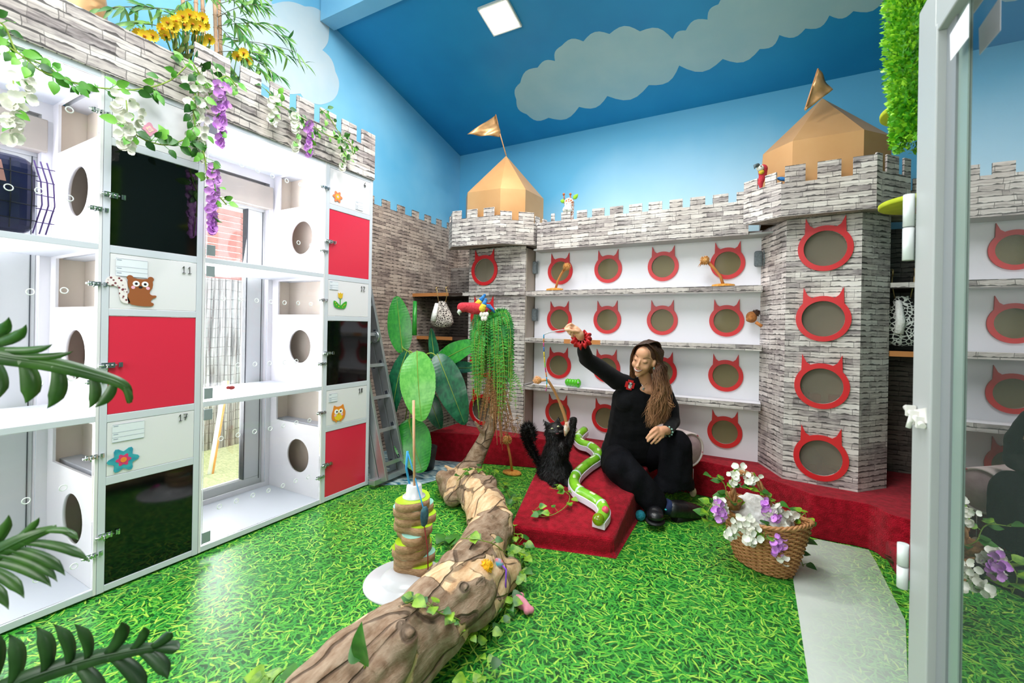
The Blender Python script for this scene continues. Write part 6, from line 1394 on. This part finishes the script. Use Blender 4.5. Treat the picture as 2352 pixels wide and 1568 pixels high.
for i in range(560):   # main fall on the viewer's right
    a = random.uniform(0, 1); o_ = hl_(.012+.01*random.random(), .055-.12*a, .128-.03*a); s1_ = hl_(.070+.014*a, .022-.10*a, .080)
    e1 = W(1508+18*a+random.uniform(-3, 3), 850+random.uniform(-5, 5), 3.08+.12*a); e2 = W(1508+22*a+random.uniform(-8, 8), 895, 3.05+.13*a); ln = random.uniform(930, 985)
    e3 = W(1500+30*a+random.uniform(-12, 12), (895+ln)/2+5, 3.03+.12*a); e4 = W(1488+42*a+random.uniform(-10, 12), ln, 3.03+.11*a)
    lock(m, [o_, s1_, hl_(.086+.004*a, -.030-.05*a, .0), e1, e2, e3, e4], random.uniform(.0016, .0042), random.uniform(.006, .02))
for i in range(110):    # swept over the crown and behind the face on the viewer's left
    a = random.uniform(0, 1); o_ = hl_(.01, .068-.14*a, .124); s1_ = hl_(-.055-.018*a, .055-.11*a, .088)
    lock(m, [o_, s1_, hl_(-.078, .035-.09*a, .02), hl_(-.075, .02-.08*a, -.05), hl_(-.062+.01*a, .0-.06*a, -.115-.03*random.random()), hl_(-.05+.01*a+random.uniform(-.01, .01), -.01-.06*a, -.15-.04*random.random())], random.uniform(.003, .0055), .004)
for i in range(60):    # crown strands
    a = random.uniform(-1, 1); lock(m, [hl_(.012, .06, .122), hl_(.03+.03*a, -.0, .142), hl_(.05+.02*a, -.08, .09), hl_(.05+.03*a, -.11, 0)], .005, .002)
for i in range(8): lock(m, [W(1520, 900, 3.1), W(1532, 915, 3.1), W(1540, 925+random.uniform(0, 14), 3.08), W(1548+random.uniform(-8, 4), 930+random.uniform(-5, 12), 3.08)], .003, .012)
m.build('hair', hair, t, 'long wavy hair, dark at the roots and golden brown at the ends')
# accessories
m = M(); n = 64; R = []
ax1 = (WR-W(1340, 800, 2.99)).normalized(); a_ = ax1.orthogonal().normalized(); b_ = ax1.cross(a_); wc = WR+ax1*.005
vs = []
for i in range(n):
    th_ = 2*pi*i/n
    for j in range(10):
        ps = 2*pi*j/10; rr = .046+.010*sin(th_*11); rx = .018+.006*sin(th_*17+1); vs.append(wc+(a_*cos(th_)+b_*sin(th_))*(rr+rx*cos(ps))+ax1*(.026*sin(ps)+.006*sin(th_*14)))
m.add(vs, [(i*10+j, i*10+(j+1) % 10, ((i+1) % n)*10+(j+1) % 10, ((i+1) % n)*10+j) for i in range(n) for j in range(10)], 0, True)
m.build('scrunchie', mat('scrunchie_red', 'd0141c', .5, 'a80c14', 30.), t, 'ruffled red scrunchie')
bc_ = W(1447, 884, 3.075); m = M()
uu, ww_ = (RX_*.97+V((0, 0, -.22))).normalized(), (V((0, 0, 1))+RX_*.2+BK_*-.2).normalized()
sp_ = so  # badge sits on the fabric
dpb2 = 3.10; bc_ = W(1447, 884, 3.125)
bvs = BVHTree.FromPolygons([tuple(p) for p in sw.v], sw.f)
def sc_(px, py, off=.003):
    d_ = ray(px, py).normalized(); h_ = bvs.ray_cast(CAM, d_)[0]; return (h_ if h_ else W(px, py, 3.12))-d_*off
bc_ = sc_(1447, 884, .006); w0_ = .021; w1_ = .036
e1_ = sc_(1452, 884)-sc_(1442, 884); e2_ = sc_(1447, 879)-sc_(1447, 889); uu = (e1_-R3*0).normalized(); ww_ = (e2_-uu*e2_.dot(uu)).normalized(); uu, ww_ = (uu*.98-ww_*.2).normalized(), (ww_*.98+uu*.2).normalized()
m.plate([(w0_, -w1_), (w0_, -w0_), (w1_, -w0_), (w1_, w0_), (w0_, w0_), (w0_, w1_), (-w0_, w1_), (-w0_, w0_), (-w1_, w0_), (-w1_, -w0_), (-w0_, -w0_), (-w0_, -w1_)], [], bc_, uu, ww_, .004)
bd_ = m.build('badge', mat('badge_red', 'd8262a', .5), t, 'red cross-shaped badge'); nb = uu.cross(ww_)
def bp(x, y, l): return bc_+uu*x+ww_*y+nb*l
m = M(); m.plate(circ(0, .006, .0155, 20, .014), [], bp(0, 0, .001), uu, ww_, .001, 0); m.plate(circ(.002, -.012, .013, 18, .014), [], bp(0, 0, .001), uu, ww_, .001, 0)
for x, y, a, b in ((-.013, .008, .005, .009), (.014, .010, .005, .008), (-.005, .008, .0025, .003), (.006, .008, .0025, .003), (.001, .001, .004, .003), (.008, -.014, .003, .004)): m.plate(circ(x, y, a, 12, b), [], bp(0, 0, .002), uu, ww_, .001, 1)
m.build('badge_patch', [mat('patch_white', 'e4e8ea', .6), mat('patch_grey', '2c2e34', .6)], bd_)
m = M(); st = W(1478, 893, 3.10)
for k in range(5): a = pi/2+2*pi*k/5; m.tube([st, st+(uu*cos(a)+ww_*sin(a))*.014], [.005, .0015], 5)
m.build('star_pendant', mat('silver', 'c8ccd0', .2, metal=1), t); M().tube([W(1470, 878, 3.13), W(1477, 888, 3.105), W(1486, 880, 3.12)], .0012, 5).build('necklace', mat('silver', 'c8'), t)
M().ball(hl_(.080, .002, -.036), (.005, .005, .009)).build('earring', mat('ear_teal', '7fc8c4', .2), t)
m = M()
for k in range(10): a = 2*pi*k/10; m.ball(WL+(WL-EL).normalized()*.0+V((cos(a)*.032, -.01, sin(a)*.032)), .008, 0, 8, 6)
m.build('bead_bracelet', mat('beads', '1e2c2a', .2, 'a8d8c8', 60.), t)
# wand and ribbon
wp = W(1304, 754, hdp-.03); t = thing('ribbon_wand', 'clear wand with a rainbow ribbon dangling from the raised hand', 'cat toy', W(1249, 768, hdp-.02)-V((0, 0, .3)))
tipw = W(1250, 768, hdp-.02); M().tube(bez([W(1314, 757, hdp-.02), W(1285, 756, hdp-.03), W(1262, 762, hdp-.02), tipw], 8), .0045, 6).build('wand', glassy('wand_clear', 'e8e8ea', .1, .05, .45, 'd8d8dc'), t)
cols = ['2fa8d8', 'f08a24', 'e84a9a', '3a78d0', 'f2d02a', 'f2d02a', '7fc832', 'c8287a', 'f08a24', '2fa8d8', '2fb0b8', 'f2c02a', 'd85a9a']
rp = spline([W(1249, 768, hdp-.02), W(1249, 800, hdp-.02), W(1252, 840, hdp-.02), W(1256, 875, hdp-.02), W(1254, 898, hdp-.02)], 10)
for k in range(13):
    sg = rp[int(k*(len(rp)-1)/13):int((k+1)*(len(rp)-1)/13)+1]
    if len(sg) > 1: M().tube(sg, .0075, 6, flat=.35).build('ribbon_segment', mat('rib_'+cols[k], cols[k], .6), t)
# tilted palm toy in front of the shelves, pulled by the cat
dp = 3.02
t = thing('palm_toy', 'tilted palm tree toy with long curved trunk pulled down by the black cat', 'cat toy', W(1303, 1000, dp+.02), None)
M().tube(spline([W(1258, 872, dp-.03), W(1272, 895, dp-.02), W(1288, 930, dp), W(1299, 962, dp), W(1303, 985, dp)], 5), [.009]*10+[.012]*11, 8).build('trunk', mat('trunk_tan', 'b07a4a', .7), t)
M().tube([W(1302, 968, dp), W(1302, 985, dp), W(1298, 1000, dp+.02)], [.016, .034, .01], 10, flat=.6).build('base', mat('base_tan', 'c8865a', .8, 'e8dcd0', 30.), t)
m = M(); fluff(m, W(1236, 873, dp-.04), .028, 50, 0, V((-.4, 0, 0))); m.tube([W(1242, 873, dp-.04), W(1258, 872, dp-.03)], [.012, .008], 6); m.build('fluffy_top', mat('orange_pale', 'd9a06a', .95), t)
tag(M().tube([at(1203, 884, 2, .76), at(1228, 877, 2, .775)], .010, 8).build('stick', mat('stick_grey', '8d8684', .7)), 'short grey stick on the left end of the bottom castle shelf', 'stick')
# ============================================================ cat
random.seed(77)
cb_ = onramp(1272, 1106, 0); cd = (cb_-CAM).dot(f_)+.06
K = cd
t = thing('cat', 'fluffy black cat sitting up on the ramp reaching one paw to the toy', 'cat', cb_)
cm_ = lambda px: px/F*K
mb = M()
mb.ball(W(1268, 1080, K), (cm_(32), cm_(30), cm_(30)), T=B); mb.ball(W(1288, 1080, K-.03), (cm_(27), cm_(26), cm_(28)), T=B)
limb(mb, [W(1272, 1065, K), W(1278, 1035, K-.01), W(1283, 1012, K-.02), W(1280, 998, K-.03)], [cm_(31), cm_(29), cm_(24), cm_(17)])
hc = W(1275, 988, K-.06); mb.ball(hc, (cm_(21), cm_(20), cm_(18)), T=B); mb.ball(W(1279, 992, K-.10), (cm_(11), cm_(11), cm_(8)), T=B); mb.ball(W(1262, 994, K-.05), cm_(11)); mb.ball(W(1290, 992, K-.05), cm_(11))
mb.ball(W(1276, 1008, K-.05), (cm_(21), cm_(15), cm_(14)), T=B)
def ear(b1, b2, tp, dz): m_ = M(); a, b, c = W(*b1, K-.05), W(*b2, K-.05), W(*tp, K-.05+dz); bk_ = (a+b)/2+f_*.03; m_.add([a, b, c, bk_], [(0, 1, 2), (1, 3, 2), (3, 0, 2), (0, 3, 1)]); return m_
mb.merge(ear((1252, 986), (1268, 972), (1248, 962), .0)); mb.merge(ear((1272, 972), (1291, 979), (1283, 953), .0))
limb(mb, [W(1296, 1024, K-.03), W(1306, 1012, K-.07), W(1312, 992, K-.10), W(1316, 972, K-.11)], [cm_(15), cm_(11), cm_(9), cm_(8)]); mb.ball(W(1317, 966, K-.115), (cm_(8.5), cm_(8), cm_(8)), T=B)
for k in range(4): mb.ball(W(1311+k*4, 958+abs(k-1.5)*2, K-.13), cm_(2.8))
limb(mb, [W(1286, 1026, K-.06), W(1297, 1030, K-.12), W(1290, 1022, K-.15)], [cm_(12), cm_(9), cm_(8)])
for x, y, x2, y2 in ((1262, 1100, 1275, 1113), (1290, 1100, 1303, 1107)): limb(mb, [W(x, y, K-.02), W((x+x2)/2, (y+y2)/2, K-.08), W(x2, y2, K-.14)], [cm_(16), cm_(11), cm_(8)])
tl = spline([W(1246, 1082, K+.03), W(1236, 1060, K+.06), W(1222, 1035, K+.07), W(1211, 1010, K+.06), W(1206, 992, K+.05), W(1213, 980, K+.04), W(1222, 990, K+.02), W(1229, 1012, K)], 4)
limb(mb, tl, [cm_(5+4*sin(pi*i/(len(tl)-1))) if i < len(tl)-3 else cm_(5-1.5*(i-len(tl)+3)) for i in range(len(tl))], 10)
cat = solid(mb, .006, 2)
vv = list(cat.v); nf = len(cat.f); tri = []
cn_ = W(1275, 1040, K+.1)
for i in range(14000):
    f = cat.f[random.randrange(nf)]; a, b, c_ = vv[f[0]], vv[f[1]], vv[f[2]]; nn = (b-a).cross(c_-a)
    if nn.length < 1e-12: continue
    nn.normalize(); p = a.lerp(c_, random.random()); tail_ = (p-tl[min(range(len(tl)), key=lambda k: (tl[k]-p).length_squared)]).length < .055 and W(1240, 1000, K).x > p.x-.05
    face = (p-W(1278, 985, K-.11)).length < .05; paw = (p-W(1316, 968, K-.11)).length < .045
    L = .006 if face else (.010 if paw else (.034 if tail_ else .026)); L *= random.uniform(.5, 1.2); d = (nn*.55+V((0, 0, -.75 if not tail_ else .25))+rv(.3)).normalized(); sd = d.cross(nn)
    if sd.length < 1e-3: continue
    sd.normalize(); w_ = .0022 if not face else .001; tri.append((p-sd*w_, p+sd*w_, p+d*L))
for a, b, c_ in tri: cat.add([a, b, c_], [(0, 1, 2)], 0, False)
q = N('black_fur'); q.b.inputs['Roughness'].default_value = .5; q.b.inputs['Specular IOR Level'].default_value = .3
nz = q.n('TexNoise', None, Vector=q.n('TexCoord').outputs['Object'], Scale=9., Detail=4.).outputs[0]; q.i(q.b, 'Base Color', q.ramp(nz, [(.4, '08080a'), (.62, '16110f'), (.75, '2a1f1a')]))
cat.build('body', q.m, t)
for x, y in ((1268, 984), (1282, 979)):
    e = W(x, y, K-.062-.058); eo = M().ball(e, (cm_(2.6), cm_(2), cm_(1.7)), T=B).build('eye', mat('cat_eye', 'd8e0a8', .15, spec=.8), t); M().ball(e+BK_*cm_(1.8), (cm_(.9), cm_(.6), cm_(1.2)), T=B).build('pupil', st_k, eo)
M().ball(W(1279, 987, K-.137), (cm_(2.2), cm_(1.4), cm_(1.6)), T=B).build('nose', mat('cat_nose', '241a1a', .4), t); M().ball(W(1280, 995, K-.128), (cm_(4), cm_(2), cm_(2.2)), T=B).build('mouth', mat('cat_mouth', '6a3038', .5), t)
for s_ in (-1, 1):
    m = M()
    for k in range(2): a = W(1279+s_*5, 990+k*1.5, K-.13); m.tube([a, a+RX_*s_*.045+V((0, 0, .012-.012*k))], [.0006, .0002], 3)
    m.build('whiskers', mat('whisker', 'b8b4b0', .5), t)
